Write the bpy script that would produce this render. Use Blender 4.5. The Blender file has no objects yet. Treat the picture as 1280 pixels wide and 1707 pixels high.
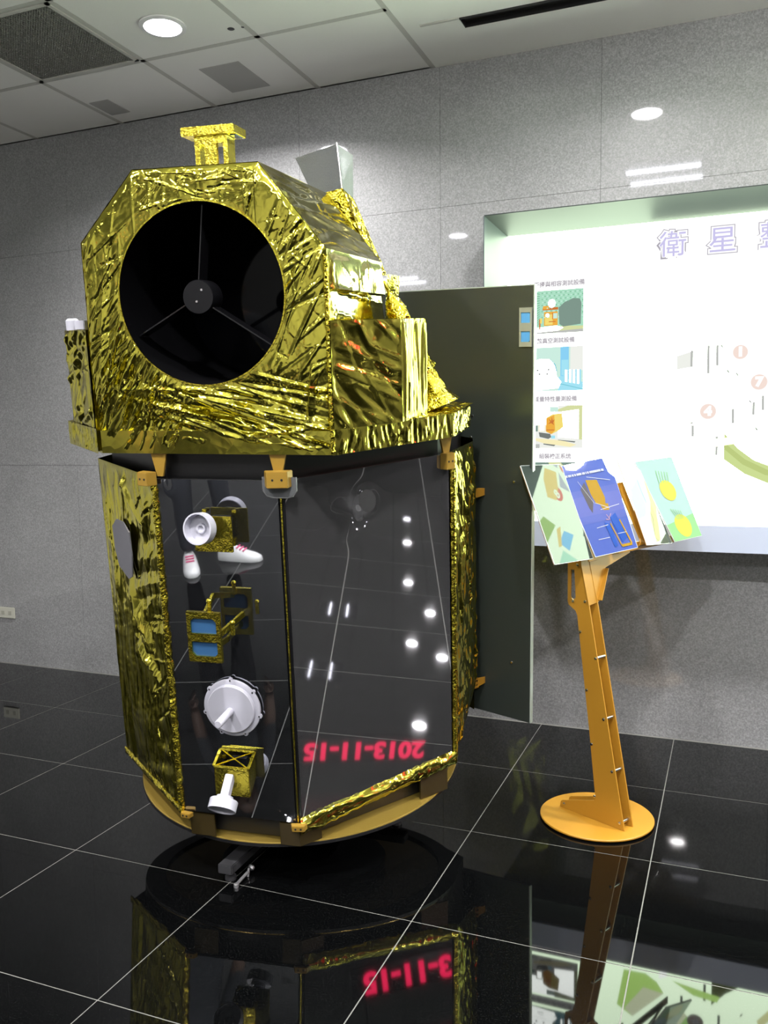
import bpy, bmesh, math, random
import numpy as np
from mathutils import Matrix, Vector
C = bpy.context.scene
COL = C.collection
random.seed(4)

# ---------------------------------------------------------------- camera
cam_d = bpy.data.cameras.new('camera'); cam = bpy.data.objects.new('camera', cam_d); COL.objects.link(cam)
cam_d.sensor_fit = 'VERTICAL'; cam_d.sensor_height = 36.0; cam_d.lens = 1433.474 * 36.0 / 1707.0
cam_d.clip_start = 0.05; cam_d.clip_end = 100
_r = Vector((0.927542, 0.373572, -0.010476)); _u = Vector((-0.021833, 0.08215, 0.996381)); _f = Vector((-0.37308, 0.923956, -0.084354))
CAMH = 1.363063
cam.matrix_world = Matrix(((_r.x, _u.x, -_f.x, 0), (_r.y, _u.y, -_f.y, 0), (_r.z, _u.z, -_f.z, CAMH), (0, 0, 0, 1)))
C.camera = cam

# ---------------------------------------------------------------- world, exposure
EXPO = 0.68
w = bpy.data.worlds.new('world'); C.world = w; w.use_nodes = True
w.node_tree.nodes['Background'].inputs[0].default_value = (0.05, 0.05, 0.055, 1)
w.node_tree.nodes['Background'].inputs[1].default_value = 0.3
C.view_settings.view_transform = 'Standard'; C.view_settings.look = 'None'
C.view_settings.gamma = 1.0; C.view_settings.exposure = EXPO; C.view_settings.use_curve_mapping = False
C.cycles.use_denoising = True
C.cycles.max_bounces = 10; C.cycles.glossy_bounces = 6; C.cycles.diffuse_bounces = 4; C.cycles.transmission_bounces = 4
C.cycles.sample_clamp_indirect = 6.0
C.cycles.caustics_reflective = False
LAMP_W = 48.0       # watts of one ceiling downlight
FILL_UPLIGHT = 140.0     # radiance of an uplight tube added to brighten the ceiling
SCREEN = 1.0        # scale of the light box
CEIL = 3.1057; WALLY = 4.0034; TS = 0.6

# ---------------------------------------------------------------- materials
MATS = {}
def lin(*c):
    return tuple(((x/255)/12.92 if x/255 <= 0.04045 else ((x/255+0.055)/1.055)**2.4) for x in c)
def mat(name, color, rough=0.5, metal=0.0, **kw):
    if name in MATS: return MATS[name]
    m = bpy.data.materials.new(name); m.use_nodes = True; MATS[name] = m
    b = m.node_tree.nodes['Principled BSDF']
    b.inputs['Base Color'].default_value = (*color, 1); b.inputs['Roughness'].default_value = rough; b.inputs['Metallic'].default_value = metal
    for k, v in kw.items():
        b.inputs[k.replace('_', ' ')].default_value = v
    return m
def emit(name, rgb, s=1.0):
    if name in MATS: return MATS[name]
    m = bpy.data.materials.new(name); m.use_nodes = True; MATS[name] = m
    nt = m.node_tree; nt.nodes.remove(nt.nodes['Principled BSDF'])
    e = nt.nodes.new('ShaderNodeEmission'); e.inputs[0].default_value = (*rgb, 1); e.inputs[1].default_value = s
    nt.links.new(e.outputs[0], nt.nodes['Material Output'].inputs[0]); return m
def N(m, t, **ins):
    n = m.node_tree.nodes.new(t)
    for k, v in ins.items(): n.inputs[k.replace('_', ' ')].default_value = v
    return n
def L(m, a, b): m.node_tree.links.new(a, b)
def coords(m, scale=(1, 1, 1)):
    t = N(m, 'ShaderNodeTexCoord'); mp = N(m, 'ShaderNodeMapping', Scale=scale); L(m, t.outputs['Object'], mp.inputs[0]); return mp.outputs[0]
def ramp(m, src, stops):
    r = N(m, 'ShaderNodeValToRGB'); L(m, src, r.inputs[0])
    while len(r.color_ramp.elements) < len(stops): r.color_ramp.elements.new(0.5)
    for e, (p, c) in zip(r.color_ramp.elements, stops): e.position = p; e.color = (*c, 1)
    return r.outputs[0]
def foil(name, col, scale=1.0, strength=0.35, rough=0.12, stretch=(1, 1, 1)):
    m = mat(name, col, rough, 1.0); b = m.node_tree.nodes['Principled BSDF']
    v = coords(m, stretch)
    nz = N(m, 'ShaderNodeTexNoise', Scale=9*scale, Detail=3.0, Roughness=0.55); L(m, v, nz.inputs['Vector'])
    mx = N(m, 'ShaderNodeMixRGB'); mx.inputs[0].default_value = 0.12; L(m, v, mx.inputs[1]); L(m, nz.outputs['Color'], mx.inputs[2])
    v1 = N(m, 'ShaderNodeTexVoronoi', Scale=17*scale); v1.feature = 'F1'; L(m, mx.outputs[0], v1.inputs['Vector'])
    v2 = N(m, 'ShaderNodeTexVoronoi', Scale=48*scale); v2.feature = 'F1'; L(m, mx.outputs[0], v2.inputs['Vector'])
    a1 = N(m, 'ShaderNodeMath'); a1.operation = 'MULTIPLY_ADD'; a1.inputs[1].default_value = 0.28; L(m, v2.outputs['Distance'], a1.inputs[0]); L(m, v1.outputs['Distance'], a1.inputs[2])
    bp = N(m, 'ShaderNodeBump', Strength=strength, Distance=0.02); L(m, a1.outputs[0], bp.inputs['Height']); L(m, bp.outputs[0], b.inputs['Normal'])
    cr = ramp(m, nz.outputs['Fac'], [(0.3, tuple(c*0.85 for c in col)), (0.7, col)]); L(m, cr, b.inputs['Base Color'])
    return m
GOLD = (0.60, 0.54, 0.080)
FOIL = foil('gold_foil', GOLD, 1.1, 0.10, 0.10)
FOILV = foil('gold_foil_vertical', GOLD, 0.9, 0.09, 0.11, (1.6, 1.6, 0.35))
FOILF = foil('gold_foil_fine', (0.72, 0.60, 0.06), 2.2, 0.32, 0.15)
FOILS = foil('gold_foil_smooth', GOLD, 0.6, 0.05, 0.11)
GOLDP = foil('gold_film_plate', (0.78, 0.66, 0.07), 3.0, 0.15, 0.2)
MIRROR = mat('black_mirror_film', (0.50, 0.50, 0.52), 0.02, 0.95)
MIRRORF = mat('dimmed_mirror_film', (0.36, 0.37, 0.40), 0.02, 0.985)  # same film, the front panel's darker reflections put into its colour
RINGM = mat('gold_painted_ring', (0.42, 0.29, 0.06), 0.16, 0.6)
BLACK = mat('black_paint', (0.008, 0.008, 0.009), 0.4)
BLACKG = mat('black_gloss', (0.006, 0.006, 0.007), 0.08)
PANELB = mat('black_solar_laminate', (0.030, 0.037, 0.032), 0.35, Coat_Weight=0.3, Coat_Roughness=0.2)
ALU = mat('aluminium_edge_lit', (0.55, 0.62, 0.56), 0.4, 0.3)  # edge metal tinted pale green for the light box shining on it
STEEL = mat('bright_steel', (0.7, 0.7, 0.72), 0.22, 1.0)
ORANGE = mat('orange_powder_coat', (0.37, 0.18, 0.016), 0.42)
OCHRE = mat('ochre_anodised', (0.30, 0.18, 0.025), 0.38, 0.25)
WHITE = mat('white_plastic', (0.40, 0.40, 0.46), 0.4)
BLUEW = mat('blue_window_glass', (0.03, 0.09, 0.20), 0.12)
GREYBAF = mat('grey_glitter_film', (0.15, 0.16, 0.165), 0.30, 0.5)
_b = GREYBAF.node_tree.nodes['Principled BSDF']; _v = N(GREYBAF, 'ShaderNodeTexVoronoi', Scale=420.0); L(GREYBAF, coords(GREYBAF), _v.inputs['Vector'])
_bp = N(GREYBAF, 'ShaderNodeBump', Strength=0.5, Distance=0.004); L(GREYBAF, _v.outputs['Distance'], _bp.inputs['Height']); L(GREYBAF, _bp.outputs[0], _b.inputs['Normal'])
GREYP = mat('grey_plate', (0.10, 0.10, 0.115), 0.5)
FRAMEM = mat('light_box_metal', (0.06, 0.075, 0.08), 0.45, Specular_IOR_Level=0.12)
FASCM = mat('pale_blue_metal', (0.42, 0.47, 0.58), 0.35)
IVORY = mat('ivory_plastic', (0.42, 0.42, 0.36), 0.45)
DARKMET = mat('dark_grey_metal', (0.05, 0.05, 0.055), 0.45, 0.3)
GROUT = mat('pale_grout', (0.13, 0.13, 0.12), 0.7)
LEAFB = mat('dark_backing', (0.03, 0.03, 0.035), 0.5)
ACRY = mat('acrylic_clear_edge', (0.03, 0.04, 0.037), 0.02)
PRINTB = mat('blue_print', (0.045, 0.072, 0.26), 0.02)

def granite(name, stops, rough, coat, ior=1.5):
    m = mat(name, (0.2, 0.2, 0.2), rough); b = m.node_tree.nodes['Principled BSDF']; v = coords(m)
    n1 = N(m, 'ShaderNodeTexNoise', Scale=150.0, Detail=4.0, Roughness=0.75); L(m, v, n1.inputs['Vector'])
    n2 = N(m, 'ShaderNodeTexNoise', Scale=2.2, Detail=3.0); L(m, v, n2.inputs['Vector'])
    c1 = ramp(m, n1.outputs['Fac'], stops)
    mx = N(m, 'ShaderNodeMixRGB'); mx.blend_type = 'OVERLAY'; mx.inputs[0].default_value = 0.25; L(m, c1, mx.inputs[1]); L(m, n2.outputs['Fac'], mx.inputs[2])
    L(m, mx.outputs[0], b.inputs['Base Color'])
    b.inputs['Coat Weight'].default_value = coat; b.inputs['Coat Roughness'].default_value = 0.035; b.inputs['IOR'].default_value = ior
    return m
WALLM = granite('grey_polished_granite', [(0.28, (0.11, 0.11, 0.118)), (0.5, (0.205, 0.208, 0.212)), (0.72, (0.33, 0.335, 0.34))], 0.5, 1.0)
FLOORM = mat('black_polished_granite', (0.011, 0.012, 0.013), 0.03, IOR=1.37)
_b = FLOORM.node_tree.nodes['Principled BSDF']; _n = N(FLOORM, 'ShaderNodeTexNoise', Scale=260.0, Detail=2.0); L(FLOORM, coords(FLOORM), _n.inputs['Vector'])
L(FLOORM, ramp(FLOORM, _n.outputs['Fac'], [(0.45, (0.0008, 0.0009, 0.001)), (0.62, (0.002, 0.0022, 0.0024)), (0.78, (0.02, 0.02, 0.02))]), _b.inputs['Base Color'])
TILEM = mat('mineral_ceiling_tile', (0.80, 0.80, 0.76), 0.85)
_b = TILEM.node_tree.nodes['Principled BSDF']; _n = N(TILEM, 'ShaderNodeTexNoise', Scale=130.0, Detail=3.0); L(TILEM, coords(TILEM), _n.inputs['Vector'])
_bp = N(TILEM, 'ShaderNodeBump', Strength=0.12, Distance=0.004); L(TILEM, _n.outputs['Fac'], _bp.inputs['Height']); L(TILEM, _bp.outputs[0], _b.inputs['Normal'])
GRIDM = mat('ceiling_runner', (0.50, 0.50, 0.46), 0.6)
GYPS = mat('white_gypsum', (0.80, 0.81, 0.76), 0.8)
FARW = mat('pale_far_wall', (0.42, 0.42, 0.42), 0.6)

# ---------------------------------------------------------------- mesh helpers
class MB:
    def __init__(s): s.v = []; s.f = []; s.mi = []
    def add(s, vs, fs, mi=0):
        o = len(s.v); s.v += [tuple(map(float, q)) for q in vs]; s.f += [tuple(i+o for i in f) for f in fs]; s.mi += [mi]*len(fs); return s
    def box(s, a, b, mi=0):
        x0, y0, z0 = a; x1, y1, z1 = b
        return s.add([(x0,y0,z0),(x1,y0,z0),(x1,y1,z0),(x0,y1,z0),(x0,y0,z1),(x1,y0,z1),(x1,y1,z1),(x0,y1,z1)],
                     [(0,3,2,1),(4,5,6,7),(0,1,5,4),(1,2,6,5),(2,3,7,6),(3,0,4,7)], mi)
    def loft(s, rings, mi=0, closed=True, cap=True):
        n = len(rings[0]); vs = [p for r in rings for p in r]; fs = []
        for k in range(len(rings)-1):
            for i in range(n if closed else n-1):
                j = (i+1) % n; fs.append((k*n+i, k*n+j, (k+1)*n+j, (k+1)*n+i))
        if cap: fs.append(tuple(range(n-1, -1, -1))); fs.append(tuple((len(rings)-1)*n+i for i in range(n)))
        return s.add(vs, fs, mi)
    def prism(s, poly, vec, mi=0):
        v = np.asarray(vec, float); return s.loft([[np.asarray(p, float) for p in poly], [np.asarray(p, float)+v for p in poly]], mi)
    def lathe(s, c, axis, prof, n=32, mi=0, cap=True):
        a = np.asarray(axis, float); a /= np.linalg.norm(a); t = np.array([0, 0, 1.]) if abs(a[2]) < 0.9 else np.array([1., 0, 0])
        u = np.cross(t, a); u /= np.linalg.norm(u); w_ = np.cross(a, u); c = np.asarray(c, float)
        return s.loft([[c+a*h+r*(math.cos(q)*u+math.sin(q)*w_) for q in np.linspace(0, 2*math.pi, n, endpoint=False)] for r, h in prof], mi, True, cap)
    def tube(s, a, b, r, n=10, mi=0):
        a = np.asarray(a, float); b = np.asarray(b, float); return s.lathe(a, b-a, [(r, 0), (r, float(np.linalg.norm(b-a)))], n, mi)
    def bar(s, a, b, wdir, w1, h1, mi=0):
        a = np.asarray(a, float); b = np.asarray(b, float); d = (b-a)/np.linalg.norm(b-a); u = np.asarray(wdir, float); u = u-d*(u@d); u /= np.linalg.norm(u); v = np.cross(d, u)
        q = [u*w1/2+v*h1/2, -u*w1/2+v*h1/2, -u*w1/2-v*h1/2, u*w1/2-v*h1/2]
        return s.loft([[a+k for k in q], [b+k for k in q]], mi)
def build(name, mb, mats, parent=None, smooth=None, off=None, bevel=0, label=None):
    me = bpy.data.meshes.new(name); vs = np.asarray(mb.v, float)
    if off is not None: vs = vs-np.asarray(off, float)
    me.from_pydata([tuple(q) for q in vs], [], mb.f)
    for m in (mats if isinstance(mats, (list, tuple)) else [mats]): me.materials.append(m)
    me.polygons.foreach_set('material_index', mb.mi)
    bm = bmesh.new(); bm.from_mesh(me); bmesh.ops.recalc_face_normals(bm, faces=bm.faces)
    if bevel: bmesh.ops.bevel(bm, geom=list(bm.edges), offset=bevel, segments=2, affect='EDGES', clamp_overlap=True)
    bm.to_mesh(me); bm.free()
    if smooth is not None:
        me.polygons.foreach_set('use_smooth', [True]*len(me.polygons))
        if smooth < 180: me.set_sharp_from_angle(angle=math.radians(smooth))
    o = bpy.data.objects.new(name, me); COL.objects.link(o)
    if parent is not None: o.parent = parent
    if label: o['label'] = label
    return o
def thing(name, label, cat, loc=(0, 0, 0), rot=None, group=None):
    o = bpy.data.objects.new(name, None); COL.objects.link(o); o.empty_display_size = 0.1
    if rot is not None: o.matrix_world = Matrix.Translation(loc) @ rot
    else: o.location = loc
    o['label'] = label; o['category'] = cat
    if group: o['group'] = group
    return o
def struct(o): o['kind'] = 'structure'; return o

# ================================================================ SETTING
# floor: recessed grout bed and single tiles
fm = MB(); fm.box((-5.6, -3.3, -0.05), (18.0, 4.03, -0.0008))
floor = struct(build('floor', fm, GROUT))
OX, OY = -2.0121, 2.7875; G = 0.0018
tile_me = None
rest = MB()
for i in range(-6, 34):
    for j in range(-10, 14):
        x0, y0 = OX+i*TS, OY-(j+0)*TS-TS
        if x0+TS > 18.0 or x0 < -5.6 or y0 < -3.3 or y0 > WALLY-0.05: continue
        if -5.1 < x0 < 1.3 and y0 > 0.9 and y0 < 3.6:
            if tile_me is None:
                t = MB(); t.box((G, G, -0.02), (TS-G, TS-G, 0)); o = build('floor_tile', t, FLOORM, floor); tile_me = o.data
            else:
                o = bpy.data.objects.new('floor_tile', tile_me); COL.objects.link(o); o.parent = floor
            o.location = (x0, y0, 0)
        else:
            rest.box((x0+G, y0+G, -0.02), (x0+TS-G, y0+TS-G, 0))
o = build('floor_tile_field', rest, FLOORM, floor); o['kind'] = 'stuff'

# walls
BX0, BX1, BZ0, BZ1 = -1.040, 2.15, 0.885, 2.3455       # outer front edge of the light box
BY0, BY1 = 3.80, 4.23
hx0, hx1, hz0, hz1 = BX0-0.004, BX1+0.004, BZ0-0.004, BZ1+0.004
wall_back = None
JOINT = mat('grey_joint', (0.10, 0.10, 0.105), 0.7)
for a, b in [((-5.6, 4.02, 0), (hx0, 4.4, CEIL)), ((hx1, 4.02, 0), (18.0, 4.4, CEIL)), ((hx0, 4.02, 0), (hx1, 4.4, hz0)), ((hx0, 4.02, hz1), (hx1, 4.4, CEIL))]:      # round the opening of the light box
    wm = MB(); wm.box(a, b); q_ = struct(build('wall_back', wm, JOINT)); wall_back = wall_back or q_
xs = [-5.6]+[-0.564-0.7463*k for k in range(6, -1, -1)]+[-0.564+0.7463*k for k in range(1, 25)]+[18.0]
zs = [0.0, 1.23, 2.46, CEIL]
g = 0.0007
for a in range(len(xs)-1):
    for b in range(3):
        pcs = [(xs[a]+g, xs[a+1]-g, zs[b]+(g if b else 0), zs[b+1]-(g if b < 2 else 0))]
        out = []
        for (x0, x1, z0, z1) in pcs:
            if x1 <= hx0 or x0 >= hx1 or z1 <= hz0 or z0 >= hz1: out.append((x0, x1, z0, z1)); continue
            if x0 < hx0: out.append((x0, hx0, z0, z1))
            if x1 > hx1: out.append((hx1, x1, z0, z1))
            m0, m1 = max(x0, hx0), min(x1, hx1)
            if z0 < hz0: out.append((m0, m1, z0, hz0))
            if z1 > hz1: out.append((m0, m1, hz1, z1))
        for q in out:
            p_ = MB(); p_.box((q[0], WALLY, q[2]), (q[1], 4.0195, q[3])); build('wall_panel', p_, WALLM, wall_back)
def slab(name, a, b, m):
    k = MB(); k.box(a, b); return struct(build(name, k, m))
slab('wall_left', (-5.75, -3.3, 0), (-5.6, 4.4, CEIL), mat('white_side_wall', (0.60, 0.60, 0.59), 0.6))
slab('wall_front', (-5.6, -3.45, 0), (18, -3.3, CEIL), FARW)
slab('wall_right', (18, -3.3, 0), (18.15, 4.4, CEIL), FARW)

# ceiling: slab, runner grid and tiles
cm = MB(); cm.box((-5.6, -3.3, CEIL+0.03), (18, 4.4, CEIL+0.13)); ceiling = struct(build('ceiling', cm, GRIDM))
CX, CY = -1.343, 3.405
VENT = (CX-2*TS, CX-TS, CY-TS, CY)                 # air grille cell x -2.543..-1.943? set below
vx0 = CX-3*TS; VENT = (vx0, vx0+TS, CY-TS, CY)
gr = MB()
for k in range(-8, 33):
    x = CX+k*TS
    if -5.6 < x < 18: gr.box((x-0.012, -3.3, CEIL-0.001), (x+0.012, (2.805 if -1.3 < x < 3.4 else WALLY), CEIL+0.03))
for k in range(-15, 9):
    y = CY+k*TS
    if y > WALLY: continue
    for x0, x1 in ([(-5.6, CX), (3.4, 18)] if y > 2.81 else [(-5.6, 18)]): gr.box((x0, y-0.012, CEIL-0.001), (x1, y+0.012, CEIL+0.03))
o = build('grid_runner', gr, GRIDM, ceiling)
ct = None; crest = MB()
for k in range(-8, 33):
    for q in range(-16, 9):
        x0, y0 = CX+k*TS, CY+q*TS
        x1, y1 = x0+TS, y0+TS
        if x0 < -5.6: x0 = -5.6
        if y0 > WALLY-0.1: continue
        y1 = min(y1, WALLY)
        if x1 > 18 or y0 < -3.3 or x1 < -5.5: continue
        if -1.35 < x0 < 3.3 and y0 > 2.79 and y0 < 4.0: continue
        if abs(x0-VENT[0]) < 0.05 and abs(y0-VENT[2]) < 0.05: continue
        if x0 < -1.3 and y0 > 2.1 and x0 > -4.6:
            t = MB(); t.box((x0+0.013, y0+0.013, CEIL), (x1-0.013, y1-0.013, CEIL+0.02)); build('ceiling_tile', t, TILEM, ceiling)
        else: crest.box((x0+0.013, y0+0.013, CEIL), (x1-0.013, y1-0.013, CEIL+0.02))
o = build('ceiling_tile_field', crest, TILEM, ceiling); o['kind'] = 'stuff'
# plain gypsum soffit above the light box, with the slot of the air diffuser left open
SL = (-1.09, 0.35, 3.585, 3.68)
gy = MB()
for a, b in [((CX+0.013, 2.818), (SL[0], WALLY)), ((SL[1], 2.818), (3.4, WALLY)), ((SL[0], 2.818), (SL[1], SL[2])), ((SL[0], SL[3]), (SL[1], WALLY))]:
    gy.box((a[0], a[1], CEIL-0.002), (b[0], b[1], CEIL+0.02))
build('soffit', gy, GYPS, ceiling)

# air grille
t = thing('air_grille', 'dark square perforated air return grille in the ceiling at top left', 'vent', ((VENT[0]+VENT[1])/2, (VENT[2]+VENT[3])/2, CEIL))
gm = MB(); x0, x1, y0, y1 = VENT[0]+0.014, VENT[1]-0.014, VENT[2]+0.014, VENT[3]-0.014; off = t.location
fr = MB()
for a, b in [((x0, y0), (x1, y0+0.016)), ((x0, y1-0.016), (x1, y1)), ((x0, y0), (x0+0.016, y1)), ((x1-0.016, y0), (x1, y1))]: fr.box((a[0], a[1], CEIL-0.006), (b[0], b[1], CEIL+0.012))
build('grille_frame', fr, GRIDM, t, off=off)
n = 40; st_ = (x1-x0-0.03)/n
for k in range(n+1):
    q = x0+0.015+k*st_; gm.box((q-0.0026, y0+0.012, CEIL-0.002), (q+0.0026, y1-0.012, CEIL+0.008))
    q = y0+0.015+k*st_; gm.box((x0+0.012, q-0.0026, CEIL-0.002), (x1-0.012, q+0.0026, CEIL+0.008))
o = build('grille_mesh', gm, mat('grille_grey', (0.24, 0.24, 0.22), 0.6), t, off=off); o['kind'] = 'stuff'
bk = MB(); bk.box((x0, y0, CEIL+0.012), (x1, y1, CEIL+0.016)); build('dark_back', bk, BLACK, t, off=off)

# ceiling speaker (square perforated patch) and diffuser slot
t = thing('ceiling_speaker', 'flat grey square speaker grille in the ceiling tile above the satellite', 'speaker', (-2.254, 3.728, CEIL))
k = MB(); k.box((-0.108, -0.148, -0.003), (0.108, 0.148, 0.0)); build('speaker_plate', k, mat('speaker_grey', (0.40, 0.40, 0.38), 0.8), t, bevel=0.001)
t = thing('ceiling_speaker', 'small faint square speaker grille in the ceiling tile close to the wall at far left', 'speaker', (-3.05, 3.79, CEIL))
k = MB(); k.box((-0.06, -0.09, -0.003), (0.06, 0.09, 0.0)); build('speaker_plate', k, MATS['speaker_grey'], t, bevel=0.001)
t = thing('slot_diffuser', 'long black slot air diffuser in the ceiling above the light box', 'vent', (-0.37, 3.63, CEIL))
k = MB(); k.box((SL[0], SL[2], CEIL+0.021), (SL[1], SL[3], CEIL+0.028)); build('slot_back', k, BLACK, t, off=t.location)
k = MB(); k.box((SL[0]+0.001, SL[2]+0.001, CEIL-0.006), (SL[1]-0.001, SL[2]+0.013, CEIL+0.0205)); build('slot_edge', k, mat('dark_slot', (0.01, 0.01, 0.012), 0.6), t, off=t.location)
k = MB(); k.box((SL[0]+0.0005, SL[3]-0.004, CEIL-0.0025), (SL[1]-0.0005, SL[3]-0.0005, CEIL+0.0205)); k.box((SL[0]+0.0005, SL[2]+0.014, CEIL-0.0025), (SL[0]+0.004, SL[3]-0.0045, CEIL+0.0205)); build('slot_liner', k, BLACK, t, off=t.location)
k = MB(); k.box((-1.26, 3.578, CEIL-0.006), (-1.092, 3.592, CEIL-0.0025)); build('end_strip', k, GRIDM, t, off=t.location)
for i, (px, py, r_) in enumerate([(-2.01, 3.30, 0.016), (-1.955, 3.305, 0.008)]):
    k = MB(); k.lathe((0, 0, -0.002), (0, 0, 1), [(r_*0.6, 0), (r_, 0.0018)], 10)
    o = build('wire_hole', k, BLACK); o.location = (px, py, CEIL); o['category'] = 'hole'; o['label'] = ['larger dark wire hole in the ceiling tile right of the downlight', 'smaller dark wire hole in the ceiling tile beside the larger one'][i]

# downlights
LAMPE = emit('lamp_glow', (0.95, 0.93, 1.0), 45.0)
def downlight(x, y, label, group=None, watts=LAMP_W):
    t = thing('downlight', label, 'ceiling light', (x, y, CEIL), None, group)
    k = MB(); k.lathe((0, 0, 0), (0, 0, -1), [(0.098, -0.0), (0.098, 0.006), (0.078, 0.009), (0.078, 0.001)], 40, cap=False); build('trim_ring', k, mat('white_trim', (0.75, 0.75, 0.75), 0.4), t, smooth=40)
    k = MB(); k.lathe((0, 0, 0), (0, 0, -1), [(0.078, 0.0012), (0.078, 0.004)], 40); build('lens', k, LAMPE, t)
    ld = bpy.data.lights.new('downlight_beam', 'AREA'); ld.shape = 'DISK'; ld.size = 0.15; ld.energy = watts; ld.color = (1.0, 0.97, 0.96); ld.spread = math.radians(150)
    lo = bpy.data.objects.new('downlight_beam', ld); COL.objects.link(lo); lo.parent = t; lo.location = (0, 0, -0.012)
    return t
downlight(-2.258, 3.163, 'round white downlight in the ceiling right of the air grille')
GD = 'downlights outside the frame'
for x, y, l, *f_ in [(-0.462, 3.02, 'round downlight in the soffit above the display stand, outside the frame', 0.38), (-2.22, 0.74, 'round downlight left behind the viewpoint'), (-0.46, 0.74, 'round downlight right above the viewpoint'),
                (1.34, 0.74, 'round downlight to the right of the viewpoint'), (1.34, 3.05, 'round downlight above the right half of the light box'), (3.14, 3.05, 'round downlight at the right end of the granite wall'),
                (-2.22, -1.66, 'round downlight in the second row behind the viewpoint, left'), (-0.46, -1.66, 'round downlight in the second row behind the viewpoint, middle'), (1.34, -1.66, 'round downlight in the second row behind the viewpoint, right'),
                (5.76, 3.12, 'first round downlight far down the hall in the row by the granite wall'), (8.2, 3.08, 'second round downlight far down the hall in the row by the granite wall'), (10.9, 3.07, 'third round downlight far down the hall in the row by the granite wall'),
                (13.4, 3.09, 'fourth round downlight far down the hall in the row by the granite wall'), (15.3, 3.11, 'last round downlight far down the hall in the row by the granite wall'), (7.8, 3.5, 'round downlight near the granite wall between the far hall troffers'), (9.5, 3.4, 'round downlight near the granite wall above the far hall'),
                (-4.9, 1.0, 'added round downlight brightening the white side wall at the left end of the room', 0.3), (4.9, 0.74, 'round downlight in the middle of the hall to the right'), (8.5, 0.74, 'round downlight in the middle of the far hall')]:  # side wall lamp is added so the left foil reflects something brighter
    downlight(x, y, l, GD, LAMP_W*(f_[0] if f_ else 1))
TUBEE = emit('tube_glow', (0.90, 0.90, 1.0), 20.0)
def troffer(x, y, rz, label):
    t = thing('troffer_light', label, 'ceiling light', (x, y, CEIL), None, 'fluorescent troffers outside the frame'); t.rotation_euler.z = rz
    k = MB(); k.box((-0.29, -0.29, -0.006), (0.29, 0.29, -0.001)); build('reflector', k, mat('grey_reflector', (0.22, 0.22, 0.22), 0.5), t)
    for yy in (-0.135, 0.135):
        k = MB(); k.tube((-0.23, yy, -0.02), (0.23, yy, -0.02), 0.013); build('tube', k, TUBEE, t, smooth=40)
troffer(-0.45, 1.87, 0, 'square two tube troffer above the space before the light box')
troffer(1.35, 1.87, 0, 'square two tube troffer right of the viewpoint')
troffer(-0.45, -1.0, 0, 'square two tube troffer behind the viewpoint')
troffer(-3.4, -1.0, 0, 'square two tube troffer behind the viewpoint to the left')
troffer(7.0, 1.85, 0, 'square two tube troffer down the hall, near one')
troffer(9.25, 1.95, 0, 'square two tube troffer down the hall, far one')

# fill lamps added out of frame: trough below a tube that brightens the ceiling
for ux, uy, l in [(0.85, 2.25, 'added trough uplight in front of the light box, outside the frame, brightening the ceiling'), (-1.0, 0.2, 'added trough uplight above the space behind the viewpoint, brightening the ceiling')]:
    t = thing('added_uplight', l, 'ceiling light', (ux, uy, 2.48), None, 'added uplights outside the frame')
    k = MB(); k.loft([[(-0.62, -0.05, 0.05), (-0.62, -0.03, 0), (-0.62, 0.03, 0), (-0.62, 0.05, 0.05), (-0.62, 0.046, 0.05), (-0.62, 0.027, 0.004), (-0.62, -0.027, 0.004), (-0.62, -0.046, 0.05)], [(0.62, -0.05, 0.05), (0.62, -0.03, 0), (0.62, 0.03, 0), (0.62, 0.05, 0.05), (0.62, 0.046, 0.05), (0.62, 0.027, 0.004), (0.62, -0.027, 0.004), (0.62, -0.046, 0.05)]]); build('trough', k, GRIDM, t)
    k = MB(); k.tube((-0.59, 0, 0.066), (0.59, 0, 0.066), 0.013); build('tube', k, emit('added_uplight_tube', (1.0, 1.0, 0.92), FILL_UPLIGHT), t, smooth=40)
    for q in (-0.5, 0.5):
        k = MB(); k.tube((q, 0.03, 0.004), (q, 0.03, CEIL-2.48), 0.003); build('hanger_wire', k, STEEL, t)

# wall outlet
t = thing('wall_outlet', 'small ivory socket plate low on the granite wall at the left edge', 'outlet', (-4.14, WALLY, 0.317))
k = MB(); k.box((-0.064, -0.009, -0.034), (0.064, 0, 0.034)); build('cover_plate', k, IVORY, t, bevel=0.003)
for s in (-0.028, 0.028):
    k = MB(); k.box((s-0.012, -0.0105, -0.012), (s+0.012, -0.009, 0.012)); build('socket', k, mat('ivory_dark', (0.3, 0.3, 0.25), 0.5), t)

# ================================================================ LIGHT BOX
lb = thing('light_box', 'large glowing white light box with printed poster set into the granite wall', 'light box', ((BX0+BX1)/2, BY0, BZ0))
lo_ = lb.location
PX0, PX1, PZ0, PZ1 = BX0, BX1, BZ0+0.0, BZ1
th = 0.004
k = MB(); k.prism([(BX0, BY0, BZ0), (BX0, BY0, BZ1), (BX0, BY1, PZ1), (BX0, BY1, PZ0)], (-th, 0, 0)); build('side_reveal', k, FRAMEM, lb, off=lo_)
k = MB(); k.prism([(BX1, BY0, BZ0), (BX1, BY0, BZ1), (BX1, BY1, PZ1), (BX1, BY1, PZ0)], (th, 0, 0)); build('side_reveal', k, FRAMEM, lb, off=lo_)
k = MB(); k.prism([(BX0, BY0, BZ1), (BX1, BY0, BZ1), (BX1, BY1, PZ1), (BX0, BY1, PZ1)], (0, 0, th)); build('top_reveal', k, mat('dimmed_reveal_metal', (0.028, 0.033, 0.034), 0.5, Specular_IOR_Level=0.06), lb, off=lo_)  # frame metal darkened on top to tone down the screen's light
k = MB(); k.box((BX0, BY0-0.003, BZ0-th), (BX1, BY0+0.02, 0.9915)); build('fascia', k, FASCM, lb, off=lo_)
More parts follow.
